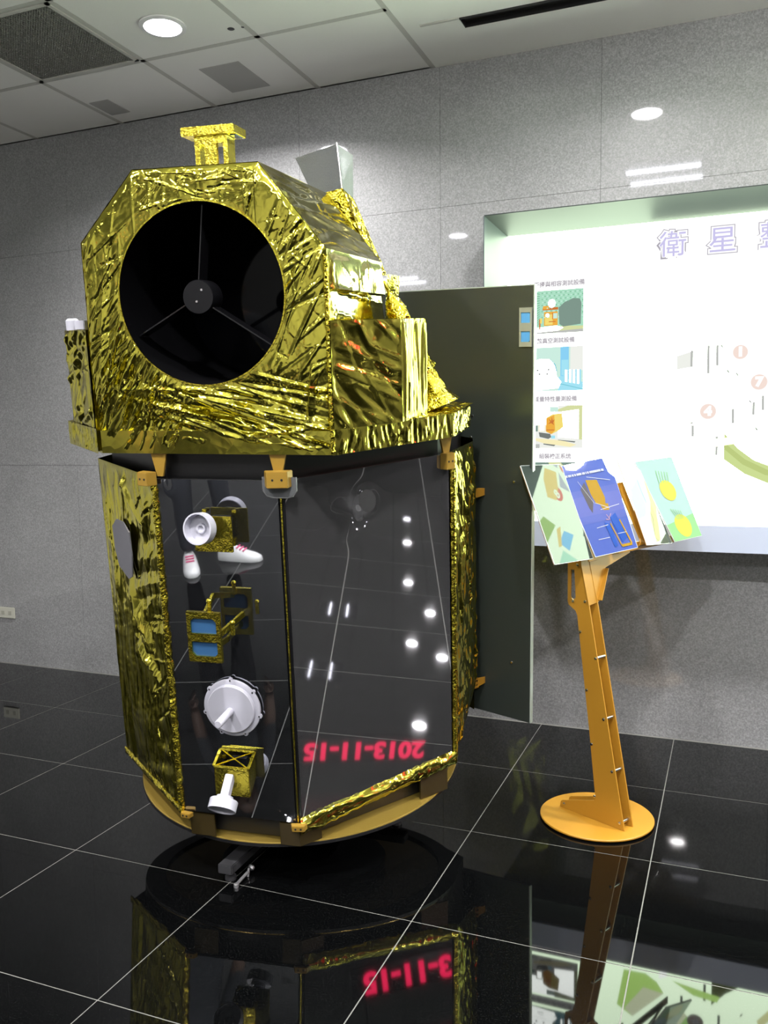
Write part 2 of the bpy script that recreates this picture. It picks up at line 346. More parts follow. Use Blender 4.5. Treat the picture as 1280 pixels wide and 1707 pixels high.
k = MB(); k.box((BX0, BY0+0.02, 0.982), (BX1, BY1, 0.9905)); build('sill', k, mat('white_sill', (0.82, 0.84, 0.84), 0.5), lb, off=lo_)
E_ = lambda n, r, g_, b_: emit('lit_'+n, (r*SCREEN, g_*SCREEN, b_*SCREEN))
PW = E_('white', 6.6, 8.2, 5.9)
k = MB(); k.box((BX0, BY1, 0.9915), (BX1, BY1+0.01, BZ1)); screen = build('poster_screen', k, PW, lb, off=lo_)
def LD(n, *c): return emit('lit_'+n, tuple(q*0.5**EXPO for q in lin(*c)))     # inks dark enough to be read against the glow
PC = dict(green=LD('green', 172, 224, 196), dgreen=LD('dgreen', 128, 182, 152), mint=LD('mint', 205, 238, 225), slate=LD('slate', 128, 152, 140), orange=LD('orange', 240, 176, 70), yel=LD('yel', 246, 222, 120), brown=LD('brown', 205, 120, 60),
          aqua=LD('aqua', 165, 228, 245), sky=LD('sky', 140, 210, 245), olive=LD('olive', 215, 222, 165), grey=LD('grey', 190, 192, 188), lilac=LD('lilac', 205, 200, 238), outl=LD('outl', 176, 172, 182), cap=LD('cap', 150, 142, 152),
          pink=LD('pink', 246, 225, 215), arc=LD('arc', 206, 222, 150), arc2=LD('arc2', 190, 205, 130), pale=LD('pale', 240, 242, 235), dk=LD('dk', 120, 125, 120), white=E_('paper', 7.0, 7.4, 7.0),
          lime=E_('lime', 2.6, 4.2, 1.05), limed=E_('limed', 1.7, 3.1, 0.95), taupe=E_('taupe', 3.6, 4.0, 2.6), teal=LD('teal', 120, 200, 215), warm=LD('warm', 250, 240, 190))
def dz(x, z): return (x*0.949, CAMH+(z-CAMH)*0.949)     # from the poster survey to its real plane
LAY = [0]
def flat(name, polys, parent=None):
    mb = MB(); keys = []
    for key, pts in polys:
        if key not in keys: keys.append(key)
        LAY[0] = (LAY[0]+1) % 60
        y = BY1-0.0012-0.00012*LAY[0]
        mb.add([(x, y, z) for x, z in pts], [tuple(range(len(pts)))], keys.index(key))
    return build(name, mb, [PC[q] for q in keys], parent or screen, off=lo_)
def rect(x0, z0, x1, z1): return [(x0, z0), (x1, z0), (x1, z1), (x0, z1)]
def disc(cx, cz, rx, rz_=None, n=24): return [(cx+rx*math.cos(a), cz+(rz_ or rx)*math.sin(a)) for a in np.linspace(0, 2*math.pi, n, endpoint=False)]
def photo(x0, z0, x1, z1, items):
    fx = lambda u: x0+(x1-x0)*u; fz = lambda v: z1-(z1-z0)*v
    LAY[0] = 0
    return [(key, [(fx(u), fz(v)) for u, v in pts]) for key, pts in items]
def R01(u0, v0, u1, v1): return [(u0, v0), (u1, v0), (u1, v1), (u0, v1)]
X0p, X1p = -0.905, -0.669
# photo 1: antenna chamber
it = [('green', R01(0, 0, 1, 1))]
for a in range(14): it.append(('dgreen', [(0.0, 0.03+a*0.065), (0.11, 0.07+a*0.05), (0.11, 0.085+a*0.05), (0.0, 0.055+a*0.065)]))
for a in range(18):
    for b in range(9):
        u, v = 0.15+a*0.048+(b % 2)*0.012, 0.05+b*0.07
        it.append(('mint' if (a+b) % 2 else 'dgreen', R01(u, v, u+0.02, v+0.028)))
it += [('slate', [(0.50, 0.42), (0.62, 0.30), (0.80, 0.22), (0.93, 0.24), (0.96, 0.34), (0.95, 0.82), (0.60, 0.86), (0.52, 0.80)])]
for a in range(5):
    for b in range(6): it.append(('mint', R01(0.72+a*0.05, 0.34+b*0.08, 0.735+a*0.05, 0.355+b*0.08)))
it += [('olive', [(0, 0.90), (0.6, 0.84), (1, 0.86), (1, 1), (0, 1)]), ('white', [(0.0, 0.86), (0.46, 0.83), (0.6, 0.88), (0.5, 0.94), (0, 0.97)]), ('grey', [(0, 0.97), (1, 0.93), (1, 1), (0, 1)]),
       ('orange', R01(0.20, 0.50, 0.48, 0.82)), ('brown', R01(0.17, 0.40, 0.49, 0.46)), ('yel', R01(0.22, 0.56, 0.38, 0.80)), ('orange', R01(0.18, 0.36, 0.30, 0.44)), ('mint', R01(0.39, 0.54, 0.47, 0.66)), ('brown', R01(0.37, 0.52, 0.385, 0.68)), ('brown', R01(0.30, 0.72, 0.44, 0.74)),
       ('white', disc(0.36, 0.31, 0.075, 0.095)), ('white', disc(0.27, 0.58, 0.035, 0.045)), ('white', [(0.64, 0.55), (0.84, 0.52), (0.84, 0.545), (0.66, 0.565)]), ('brown', R01(0.10, 0.66, 0.13, 0.9)), ('yel', R01(0.12, 0.64, 0.16, 0.76))]
flat('photo_print', photo(X0p-0.08, 1.866, X1p, 2.072, [('green', R01(0, 0, 0.3, 1))]+[(kk, [(0.253+u*0.747, v) for u, v in pp]) for kk, pp in it]))
# photo 2: vacuum chamber hall
it = [('mint', R01(0, 0, 1, 1)), ('sky', [(0.54, 0), (0.71, 0), (0.71, 0.62), (0.54, 0.72)]), ('aqua', R01(0.56, 0.3, 0.70, 0.65)), ('pale', R01(0.74, 0.0, 1, 0.55)), ('aqua', [(0.42, 0.74), (0.56, 0.66), (1, 0.82), (1, 1), (0.5, 1)]),
      ('white', [(0, 0.30), (0.12, 0.26), (0.30, 0.27), (0.42, 0.38), (0.46, 0.55), (0.46, 0.66), (0.56, 0.80), (0.50, 0.94), (0, 0.98)]), ('teal', [(0.33, 0.27), (0.44, 0.40), (0.475, 0.56), (0.455, 0.56), (0.42, 0.42)]), ('teal', [(0.5, 0.82), (1, 0.97), (1, 0.985), (0.5, 0.84)])]
for a in range(9): it.append(('white' if a % 2 else 'aqua', [(0.60+a*0.04, 0.53), (0.64+a*0.04, 0.53), (0.64+a*0.04, 0.80+a*0.008), (0.60+a*0.04, 0.79+a*0.008)]))
for u, v in [(0.07, 0.52), (0.30, 0.51), (0.11, 0.61), (0.27, 0.61)]: it.append(('dk', disc(u, v, 0.022, 0.025, 10)))
it += [('dk', R01(0.13, 0.855, 0.27, 0.87)), ('grey', R01(0.15, 0.80, 0.26, 0.81)), ('grey', R01(0.06, 0.72, 0.33, 0.725))]
flat('photo_print', photo(X0p, 1.589, X1p, 1.80, it))
# photo 3: satellite on a trolley
it = [('pale', R01(0, 0, 1, 1)), ('white', R01(0, 0, 0.5, 0.45)), ('mint', R01(0.33, 0.03, 0.5, 0.15)), ('olive', [(0.5, 0.09), (0.7, 0.01), (1, 0), (1, 0.12), (0.5, 0.16)]), ('white', [(0.5, 0.16), (0.92, 0.10), (0.92, 0.78), (0.5, 0.74)]), ('olive', R01(0.93, 0.12, 1, 0.8)),
      ('yel', [(0.26, 0.28), (0.38, 0.20), (0.58, 0.18), (0.61, 0.5), (0.52, 0.58), (0.38, 0.66), (0.26, 0.62)]), ('orange', [(0.25, 0.3), (0.42, 0.22), (0.44, 0.58), (0.36, 0.67), (0.25, 0.6)]), ('brown', [(0.30, 0.30), (0.36, 0.36), (0.37, 0.26), (0.39, 0.35), (0.43, 0.32), (0.40, 0.40), (0.42, 0.46), (0.36, 0.41), (0.29, 0.43), (0.34, 0.38)]),
      ('warm', R01(0.10, 0.38, 0.24, 0.60)), ('white', R01(0.12, 0.40, 0.22, 0.58)), ('dk', [(0.10, 0.62), (0.34, 0.66), (0.36, 0.74), (0.30, 0.78), (0.12, 0.73)]), ('aqua', R01(0.36, 0.70, 0.44, 0.77)), ('slate', R01(0.0, 0.46, 0.08, 0.60)),
      ('warm', [(0.04, 0.76), (0.6, 0.82), (0.88, 0.92), (0.75, 0.97), (0.2, 0.88), (0.04, 0.82)]), ('dk', [(0.2, 0.885), (0.45, 0.92), (0.42, 0.95), (0.2, 0.91)]), ('dk', [(0.5, 0.80), (0.86, 0.84), (0.84, 0.87), (0.5, 0.81)]), ('brown', R01(0.26, 0.56, 0.42, 0.58)), ('grey', R01(0, 0.9, 0.12, 1))]
flat('photo_print', photo(X0p, 1.31, X1p, 1.518, it))
it = [('slate', R01(0, 0, 1, 1)), ('olive', [(0.3, 0.0), (0.55, 0.0), (0.7, 0.2), (0.4, 0.3)]), ('dk', R01(0, 0.3, 1, 0.6)), ('grey', R01(0, 0.6, 1, 1))]
flat('photo_print', photo(X0p, 1.04, X1p, 1.243, it))
def text_obj(name, s, x, z, size, key, sx=1.0, bold=0.0, y=BY1-0.0095, rot=0.0):
    cu = bpy.data.curves.new(name, 'FONT'); cu.body = s; cu.size = size; cu.align_x = 'CENTER'; cu.align_y = 'CENTER'; cu.offset = bold; cu.resolution_u = 3
    o = bpy.data.objects.new(name, cu); COL.objects.link(o)
    dg = bpy.context.evaluated_depsgraph_get(); me = bpy.data.meshes.new_from_object(o.evaluated_get(dg)); bpy.data.objects.remove(o)
    me.materials.clear(); me.materials.append(PC[key] if isinstance(key, str) else key)
    o2 = bpy.data.objects.new(name, me); COL.objects.link(o2)
    return o2
def poster_text(name, s, x, z, size, key, sx=1.0, bold=0.0, layer=0):
    o = text_obj(name, s, x, z, size, key, sx, bold); o.parent = screen
    o.matrix_local = Matrix.Translation(Vector((x, BY1-0.0095-0.0004*layer, z))-Vector(lo_)) @ Matrix.Rotation(math.radians(90), 4, 'X') @ Matrix.Diagonal((sx, 1, 1, 1)); return o
CAPS = [('干擾與相容測試設備', -0.785, 2.098, 0.027), ('熱真空測試設備', -0.80, 1.829, 0.026), ('質量特性量測設備', -0.80, 1.548, 0.026), ('組裝校正系統', -0.80, 1.27, 0.026)]
PC['softw'] = emit('lit_softw', tuple(q*0.5**EXPO for q in (1.12, 1.12, 1.12)))      # denser caption paper; title and badge glow dimmed so lettering isn't washed out
for z0, z1 in [(2.076, 2.118), (1.806, 1.851), (1.525, 1.570), (1.248, 1.292)]:
    LAY[0] = 30; flat('caption_strip', [('softw', rect(-0.93, z0, -0.64, z1))])
LAY[0] = 30; flat('title_strip', [('softw', rect(-0.365, 2.135, 0.93, 2.325))])
for s, x, z, sz in CAPS: poster_text('caption', s, x, z, sz, 'cap', 1.0, 0.0003)
for i, ch in enumerate('衛星整合測試'):
    x, z = -0.268+0.211*i, 2.229
    poster_text('title_character', ch, x, z, 0.122, 'outl', 1.0, 0.0105, 0)
    for q, of_ in enumerate((0.0070, 0.0056, 0.0042, 0.0028)): poster_text('title_character', ch, x, z, 0.122, 'softw', 1.0, of_, 0.5+0.2*q)
    poster_text('title_character', ch, x, z, 0.122, 'lilac', 1.0, 0.0004, 2)
for s, x, z, rr in [('1', 0.028, 1.736, 0.031), ('7', 0.108, 1.60, 0.034), ('4', -0.103, 1.474, 0.034)]:
    LAY[0] = 50; b_ = flat('number_badge', [('softw', disc(x, z, rr*1.12)), ('pink', disc(x, z, rr))]); poster_text('badge_digit', s, x, z, 0.055, 'softw', 1.1, 0.004)
BADGE = E_('badge', 5.5, 1.6, 1.2)
PC['badge'] = BADGE; PC['haze2'] = E_('haze2', 4.6, 4.4, 4.3); PC['cyanb'] = E_('cyanb', 3.6, 5.6, 5.8); PC['oliveb'] = E_('oliveb', 4.0, 4.2, 2.0); PC['amber'] = E_('amber', 6.0, 5.0, 1.6); PC['haze'] = E_('haze', 3.6, 4.0, 4.2); PC['blueb'] = E_('blueb', 1.8, 4.6, 6.5); PC['mintb'] = E_('mintb', 3.6, 6.6, 4.6)
for s, x, z in [('2', 1.10, 2.18), ('8', 1.345, 2.15)]:
    LAY[0] = 10; flat('number_badge', [('badge', disc(x, z, 0.05))]); poster_text('badge_digit', s, x, z, 0.085, PW, 1.1, 0.003)
LAY[0] = 0
fl = []
def sv(key, pts): fl.append((key, [dz(*q) for q in pts]))
sv('pale', [(-0.256, 1.75), (-0.19, 1.77), (-0.186, 1.695), (-0.256, 1.685)])
for x, z0, z1 in [(-0.19, 1.695, 1.775), (-0.115, 1.66, 1.795), (-0.075, 1.697, 1.795), (-0.185, 1.42, 1.49), (-0.18, 1.36, 1.415), (0.0, 1.42, 1.49), (0.09, 1.46, 1.52), (0.13, 1.48, 1.55), (-0.07, 1.27, 1.36)]:
    sv('grey', [(x-0.003, z0), (x+0.009, z0), (x+0.009, z1), (x-0.003, z1)])
for x, z in [(-0.06, 1.80), (0.07, 1.535), (-0.03, 1.68), (0.01, 1.665), (0.1, 1.405), (-0.12, 1.51)]:
    sv('dk', [(x, z), (x+0.012, z-0.012), (x+0.014, z-0.024), (x+0.003, z-0.012)])
sv('arc', [(-0.034, 1.375), (0.03, 1.30), (0.1, 1.245), (0.20, 1.205), (0.42, 1.185), (0.42, 1.11), (0.2, 1.12), (0.06, 1.18), (-0.034, 1.25)])
sv('arc2', [(-0.034, 1.33), (0.06, 1.25), (0.16, 1.20), (0.42, 1.165), (0.42, 1.145), (0.15, 1.175), (0.05, 1.225), (-0.034, 1.30)])
for q in fl: flat('diagram_print', [q])
fl = []; LAY[0] = 20
def rf(key, pts): fl.append((key, [(x*0.949, -CAMH+(z+CAMH)*0.949) for x, z in pts]))
rf('lime', [(-0.465, 1.428), (-0.356, 1.426), (-0.30, 1.46), (-0.265, 1.513), (-0.419, 1.677), (-0.499, 1.63)])
rf('taupe', [(-0.366, 1.504), (-0.265, 1.515), (-0.419, 1.677), (-0.46, 1.64)])
rf('white', [(-0.285, 1.377), (-0.25, 1.377), (-0.249, 1.42), (-0.29, 1.44)])
rf('lime', [(-0.225, 1.434), (-0.12, 1.45), (0.007, 1.469), (-0.007, 1.501), (-0.12, 1.49)])
rf('taupe', [(-0.184, 1.575), (-0.286, 1.689), (-0.2, 1.8), (-0.05, 1.7)])
rf('limed', [(-0.15, 1.61), (-0.047, 1.66), (-0.09, 1.72), (-0.2, 1.70)])
for q in fl: flat('diagram_print', [q])
fl = []; LAY[0] = 40                       # large diagram further right on the poster
fl += [('haze2', [(0.17, 1.50), (0.24, 1.47), (0.29, 1.52), (0.26, 1.60), (0.17, 1.62)]), ('cyanb', [(0.19, 1.47), (0.28, 1.47), (0.40, 1.36), (0.33, 1.33), (0.22, 1.40)]), ('oliveb', [(0.18, 1.44), (0.25, 1.355), (0.33, 1.30), (0.41, 1.21), (0.38, 1.20), (0.30, 1.275), (0.22, 1.335), (0.17, 1.40)]), ('taupe', [(0.55, 1.15), (0.95, 1.05), (1.25, 1.25), (1.05, 1.6), (0.7, 1.5)]), ('lime', [(0.45, 1.55), (0.8, 1.7), (0.72, 1.95), (0.5, 1.85)]), ('aqua', [(0.95, 1.7), (1.3, 1.62), (1.42, 1.85), (1.05, 1.95)]), ('amber', [(1.20, 2.22), (1.27, 2.32), (1.36, 2.30), (1.46, 2.22), (1.40, 2.14), (1.30, 2.16)]), ('haze', [(1.06, 2.24), (1.20, 2.33), (1.16, 2.22)]), ('haze', [(1.18, 2.20), (1.27, 2.15), (1.22, 2.06)]), ('blueb', [(1.50, 1.92), (1.56, 2.0), (1.70, 2.0), (1.66, 1.90)]), ('amber', [(1.56, 2.04), (1.62, 2.06), (1.74, 1.99), (1.70, 1.97)]),
       ('mintb', [(1.62, 1.75), (1.95, 1.75), (1.95, 1.93), (1.72, 1.95)]), ('sky', [(1.5, 1.2), (1.9, 1.3), (1.85, 1.6), (1.55, 1.55)]), ('lime', [(1.6, 2.08), (1.95, 2.1), (1.9, 2.25), (1.65, 2.2)]), ('slate', [(1.3, 1.4), (1.45, 1.42), (1.42, 1.6), (1.32, 1.58)])]
for q in fl: flat('diagram_print', [q])

# ================================================================ LED SIGN (out of frame, seen mirrored in the satellite)
SGZ = 2.64
sg = thing('led_sign', 'long black LED date sign with red digits, seen mirrored in the satellite', 'sign', (4.3, 2.48, SGZ)); sg.rotation_euler.z = math.radians(-13)
k = MB(); k.box((0, -0.72, -0.14), (0.06, 0.72, 0.14)); build('housing', k, BLACK, sg, bevel=0.006)
for s in (-0.6, 0.6):
    k = MB(); k.tube((0.03, s, 0.14), (0.03, s, CEIL-SGZ), 0.01); build('hanger_rod', k, DARKMET, sg)
RED = emit('led_red', (1.0, 0.02, 0.10), 16.0)
o = text_obj('led_digits', '2013-11-15', 0, 0, 0.25, RED, bold=0.011); o.parent = sg
o.matrix_local = Matrix.Translation((-0.003, 0, 0)) @ Matrix.Rotation(math.radians(-90), 4, 'Z') @ Matrix.Rotation(math.radians(90), 4, 'X') @ Matrix.Diagonal((1.06, 1, 1, 1))

# ================================================================ SATELLITE
F0 = np.array([-1.355021, 2.166417, 0.228369]); E1 = np.array([0.989381, 0.144619, -0.014537]); E2 = np.array([-0.141499, 0.981216, 0.131123]); E3 = np.array([0.033227, -0.127673, 0.99126])
BASE = np.array([0.0, 0.57, -0.105])
SROT = Matrix(((E1[0], E2[0], E3[0], 0), (E1[1], E2[1], E3[1], 0), (E1[2], E2[2], E3[2], 0), (0, 0, 0, 1)))
def glo(l): return F0+l[0]*E1+l[1]*E2+l[2]*E3
sat = thing('satellite_model', 'full size satellite model in crinkled gold foil with black mirror panels', 'satellite', tuple(glo(BASE)), SROT)
def S(name, mb, m, parent=None, **kw): return build(name, mb, m, parent or sat, off=BASE, **kw)

def ridges(X, Y, segs):
    h = np.zeros_like(X)
    for cx, cy, an, Ls, w1, w2, a in segs:
        c, s_ = math.cos(an), math.sin(an); t = (X-cx)*c+(Y-cy)*s_; p = -(X-cx)*s_+(Y-cy)*c
        h += a*np.where(p > 0, np.maximum(0, 1-p/w1), np.maximum(0, 1+p/w2))*np.clip(1-(t/Ls)**2, 0, 1)
    return h
def rseg(rng, n, x0, x1, y0, y1, an, da, l0, l1, w0, w1, a):
    return [(rng.uniform(x0, x1), rng.uniform(y0, y1), an+rng.uniform(-da, da), rng.uniform(l0, l1), rng.uniform(w0, w1), rng.uniform(w0, w1)*0.6, rng.choice([-1, 1])*rng.uniform(0.3, 1)*a) for _ in range(n)]
def crumple(X, Y, rng, freq, a, n=5):
    h = np.zeros_like(X); wx = 0.35/freq*np.sin(X*freq*2.1+Y*freq*1.3+rng.uniform(0, 6)); wy = 0.35/freq*np.sin(Y*freq*1.9-X*freq*1.1+rng.uniform(0, 6))
    for _ in range(n):
        an = rng.uniform(0, math.pi); q = ((X+wx)*math.cos(an)+(Y+wy)*math.sin(an))*freq*rng.uniform(0.6, 1.5)+rng.uniform(0, 1)
        h += a/n*np.abs((q % 1)*2-1)
    return h-a*0.5
def sheet(corners, nu, nv, hfun, pin=0.0, flip=1.0, bulge=0.0):
    """foil sheet over a bilinear quad; hfun gets metric coordinates along the two edges"""
    c = [np.asarray(q, float) for q in corners]
    U, V = np.meshgrid(np.linspace(0, 1, nu+1), np.linspace(0, 1, nv+1))
    P = (c[0][None, None]*((1-U)*(1-V))[..., None]+c[1]*(U*(1-V))[..., None]+c[2]*(U*V)[..., None]+c[3]*((1-U)*V)[..., None])
    nrm = np.cross(c[1]-c[0], c[3]-c[0]); nrm /= np.linalg.norm(nrm); nrm = nrm*flip
    lu, lv = np.linalg.norm(c[1]-c[0]), np.linalg.norm(c[3]-c[0])
    h = hfun(U*lu, V*lv)
    if pin > 0:
        ed = np.minimum(np.minimum(U, 1-U)*lu, np.minimum(V, 1-V)*lv); h = h*np.clip(ed/pin, 0.12, 1)
    h = h+bulge*np.sin(np.pi*U)**0.6*np.sin(np.pi*V)**0.5
    P = P+nrm*h[..., None]
    mb = MB(); n1 = nu+1
    mb.add(P.reshape(-1, 3), [(j*n1+i, j*n1+i+1, (j+1)*n1+i+1, (j+1)*n1+i) for j in range(nv) for i in range(nu)])
    return mb

# --- ring and core
k = MB(); k.lathe((0.0, 0.57, -0.095), (0, 0, 1), [(0.566, 0.0), (0.567, 0.010), (0.565, 0.013), (0.40, 0.016)], 120)
S('adapter_ring', k, RINGM, smooth=50)
k = MB(); k.lathe((0.0, 0.57, -0.105), (0, 0, 1), [(0.50, 0), (0.5682, 0.0085), (0.5682, 0.019), (0.5672, 0.019)], 120, cap=False); S('ring_mask', k, BLACK)  # black band added so the gold rim doesn't glint in the floor
VB = [(-0.568, 0.328), (-0.187, 0.0), (0.187, 0.0), (0.586, 0.433), (0.595, 0.86), (0.36, 1.10), (-0.36, 1.10), (-0.575, 0.85)]
def inset(poly, d):
    c = np.mean(np.array(poly), axis=0); return [tuple(c+(np.array(q)-c)*(1-d/np.linalg.norm(np.array(q)-c))) for q in poly]
ins = inset(VB, 0.045)
k = MB(); k.loft([[(x, y, -0.079) for x, y in ins], [(x, y, 1.115) for x, y in ins]]); S('body_core', k, BLACK)

# --- mirror panels
def filmpanel(a, b, z0, z1, nu, nv, dent=None, m=MIRROR, s0=0.0, s1=0.0):
    a = np.array(a); b = np.array(b); d = (b-a)/np.linalg.norm(b-a); nrm = np.array([d[1], -d[0]])
    U, V = np.meshgrid(np.linspace(0, 1, nu+1), np.linspace(0, 1, nv+1)); wd = np.linalg.norm(b-a)
    h = np.zeros_like(U)
    if dent:
        for (u0, v0, r_, am) in dent:
            rr = ((U*wd-u0)**2+((V*(z1-z0)+z0)-v0)**2)/r_**2; h += am*np.exp(-rr)
    P = np.stack([a[0]+d[0]*U*wd+nrm[0]*h, a[1]+d[1]*U*wd+nrm[1]*h, (z0+s0*U)*(1-V)+(z1+s1*U)*V], -1).reshape(-1, 3)
    mb = MB(); n1 = nu+1
    mb.add(P, [(j*n1+i, j*n1+i+1, (j+1)*n1+i+1, (j+1)*n1+i) for j in range(nv) for i in range(nu)])
    return mb
def panel_edge(a, b, z0, z1, th=0.012, s0=0.0, s1=0.0):
    a = np.array(a); b = np.array(b); d = (b-a)/np.linalg.norm(b-a); nin = np.array([-d[1], d[0]])
    k = MB(); e = 0.004
    pts = [(a, b)]
    k.loft([[(*(a+nin*0.0006), z0), (*(b+nin*0.0006), z0+s0), (*(b+nin*th), z0+s0), (*(a+nin*th), z0)], [(*(a+nin*0.0006), z1), (*(b+nin*0.0006), z1+s1), (*(b+nin*th), z1+s1), (*(a+nin*th), z1)]]); return k
k = filmpanel((-0.187, 0), (0.178, 0), 0.002, 1.036, 40, 110, [(0.02, 1.02, 0.02, 0.0015), (0.33, 0.03, 0.015, 0.001)])
p1 = S('mirror_panel', k, MIRRORF, smooth=180, label='narrow front black mirror panel carrying the antennas')
k = panel_edge((-0.187, 0), (0.178, 0), 0.002, 1.036); S('panel_rim', k, STEEL, p1)
dV = np.array([0.586-0.187, 0.433]); dV /= np.linalg.norm(dV)
a3 = (0.187+dV[0]*0.012, dV[1]*0.012); b3 = (0.586-dV[0]*0.010, 0.433-dV[1]*0.010)
k = filmpanel(a3, b3, 0.010, 1.036, 120, 160, [(0.20, 0.905, 0.050, 0.0042), (0.255, 0.93, 0.034, -0.0030), (0.165, 0.885, 0.026, -0.0016)], MIRROR, 0.036, 0.014)
p2 = S('mirror_panel', k, MIRROR, smooth=180, label='wide right black mirror panel with a dent near its top')
k = panel_edge(a3, b3, 0.010, 1.036, 0.012, 0.036, 0.014); S('panel_rim', k, STEEL, p2)
# seam between the panels
k = MB(); k.box((0.180, 0.004, 0.0), (0.194, 0.02, 1.036)); S('panel_seam', k, BLACKG)
k = MB(); k.box((0.1845, -0.0015, 0.0), (0.1885, 0.006, 1.02)); S('seam_strip', k, GOLDP)
# foil wraps along lower edges
rng = np.random.RandomState(3)
def wrap(a, b, r0, z, seed, m=FOILF, n=90, name='foil_wrap', z2=None):
    rg = np.random.RandomState(seed); a = np.array([*a, z]); b = np.array([*b, z if z2 is None else z2]); d = (b-a)/np.linalg.norm(b-a); ou = np.array([d[1], -d[0], 0]); up = np.array([0, 0, 1.])
    rings = []; noise_ = np.convolve(rg.randn(n+1), np.ones(9)/3, 'same')
    for t_ in np.linspace(0, 1, n):
        c_ = a+(b-a)*t_; rings.append([c_+(ou*math.cos(q)*0.45+up*math.sin(q))*r0*(1+0.10*(rg.rand()-0.5)+0.25*np.interp(t_*n, np.arange(n+1), noise_)*math.cos(q*3)) for q in np.linspace(0, 2*math.pi, 14, endpoint=False)])
    k = MB(); k.loft(rings); return S(name, k, m, smooth=60)
wrap((0.194, 0.0), (0.590, 0.435), 0.024, -0.012, 5, FOILV, 90, 'foil_wrap', 0.028)
wrap((-0.572, 0.33), (-0.193, 0.0), 0.012, -0.004, 6)

# --- side foil blankets
def hleft(X, Y):
    rg = np.random.RandomState(11); segs = rseg(rg, 60, 0, 0.5, 0.0, 0.55, math.pi/2, 0.16, 0.12, 0.45, 0.004, 0.016, 0.008)
    segs += rseg(rg, 24, 0.0, 0.5, 0.5, 1.04, math.pi/2, 0.4, 0.08, 0.25, 0.004, 0.02, 0.006)
    segs += rseg(rg, 30, 0.36, 0.5, 0.3, 1.0, 1.0, 0.9, 0.03, 0.10, 0.004, 0.012, 0.008)
    segs += [(0.33, 0.58, 2.2, 0.16, 0.012, 0.03, 0.022), (0.36, 0.45, 2.6, 0.12, 0.01, 0.02, 0.02), (0.42, 0.9, 1.2, 0.1, 0.01, 0.02, 0.012), (0.12, 0.75, 1.75, 0.25, 0.008, 0.03, 0.012), (0.3, 0.95, 2.5, 0.15, 0.008, 0.02, 0.010)]
    return ridges(X, Y, segs)+crumple(X, Y, rg, 6, 0.012)*np.clip(X/0.25, 0.4, 1.3)+crumple(X, Y, rg, 18, 0.003)
k = sheet([(-0.568, 0.328, -0.002), (-0.183, -0.004, -0.002), (-0.19, -0.004, 1.04), (-0.568, 0.328, 1.04)], 150, 320, hleft, 0.03, 1.0, 0.012)
S('foil_blanket', k, FOILV, smooth=60, label='gold foil blanket on the left flank, with a grey patch')
def hright(X, Y):
    rg = np.random.RandomState(17); segs = rseg(rg, 80, 0, 0.42, 0.0, 1.04, math.pi/2, 0.14, 0.06, 0.3, 0.004, 0.014, 0.008)
    segs += rseg(rg, 20, 0, 0.36, 0.0, 1.04, math.pi/2, 0.9, 0.03, 0.12, 0.006, 0.02, 0.010)
    return ridges(X, Y, segs)+crumple(X, Y, rg, 12, 0.012)
k = sheet([(0.588, 0.437, 0.02), (0.600, 0.86, 0.10), (0.596, 0.86, 1.03), (0.582, 0.437, 1.055)], 90, 220, hright, 0.02, 1.0, 0.022)
S('foil_blanket', k, FOILV, smooth=60, label='bulging gold foil blanket on the right flank')
for nm, a, b, fl_ in [('foil_blanket', 4, 5, 1), ('foil_blanket', 5, 6, 1), ('foil_blanket', 6, 7, 1), ('foil_blanket', 7, 0, 1)]:
    k = sheet([(*VB[a], 0), (*VB[b], 0), (*VB[b], 1.04), (*VB[a], 1.04)], 24, 40, lambda X, Y: crumple(X, Y, np.random.RandomState(a), 8, 0.02), 0.02)
    S(nm, k, FOILV, smooth=60)
# narrow crinkled column beside the wide mirror panel
k = MB(); rg = np.random.RandomState(8); rings = []
for t_ in np.linspace(0, 1, 140):
    rings.append([(0.588+0.010*math.cos(q)*(1+0.35*(rg.rand()-0.5)), 0.438+0.010*math.sin(q)*(1+0.35*(rg.rand()-0.5)), 0.03+1.02*t_) for q in np.linspace(0, 2*math.pi, 10, endpoint=False)])
k.loft(rings); S('foil_edge', k, FOILF, smooth=60)
k = MB(); rg = np.random.RandomState(9); rings = []
for t_ in np.linspace(0, 1, 140):
    rings.append([(-0.19+0.010*math.cos(q)*(1+0.7*(rg.rand()-0.5)), 0.0+0.010*math.sin(q)*(1+0.7*(rg.rand()-0.5)), 0.0+1.02*t_) for q in np.linspace(0, 2*math.pi, 10, endpoint=False)])
k.loft(rings); S('foil_edge', k, FOILF, smooth=60)
# grey patch on the left blanket
ou = np.array([-0.653, -0.757, 0])*0.026
def onleft(x, z): t_ = (x+0.568)/0.381; return np.array([x, 0.328-t_*0.328, z])+ou
pts = [onleft(-0.445, 0.845), onleft(-0.41, 0.875), onleft(-0.365, 0.875), onleft(-0.33, 0.85), onleft(-0.325, 0.78), onleft(-0.335, 0.71), onleft(-0.36, 0.695), onleft(-0.42, 0.72), onleft(-0.44, 0.77)]
k = MB(); k.prism([tuple(q) for q in pts], tuple(-ou*0.15)); S('access_patch', k, GREYP, label='dull grey patch showing through the foil')

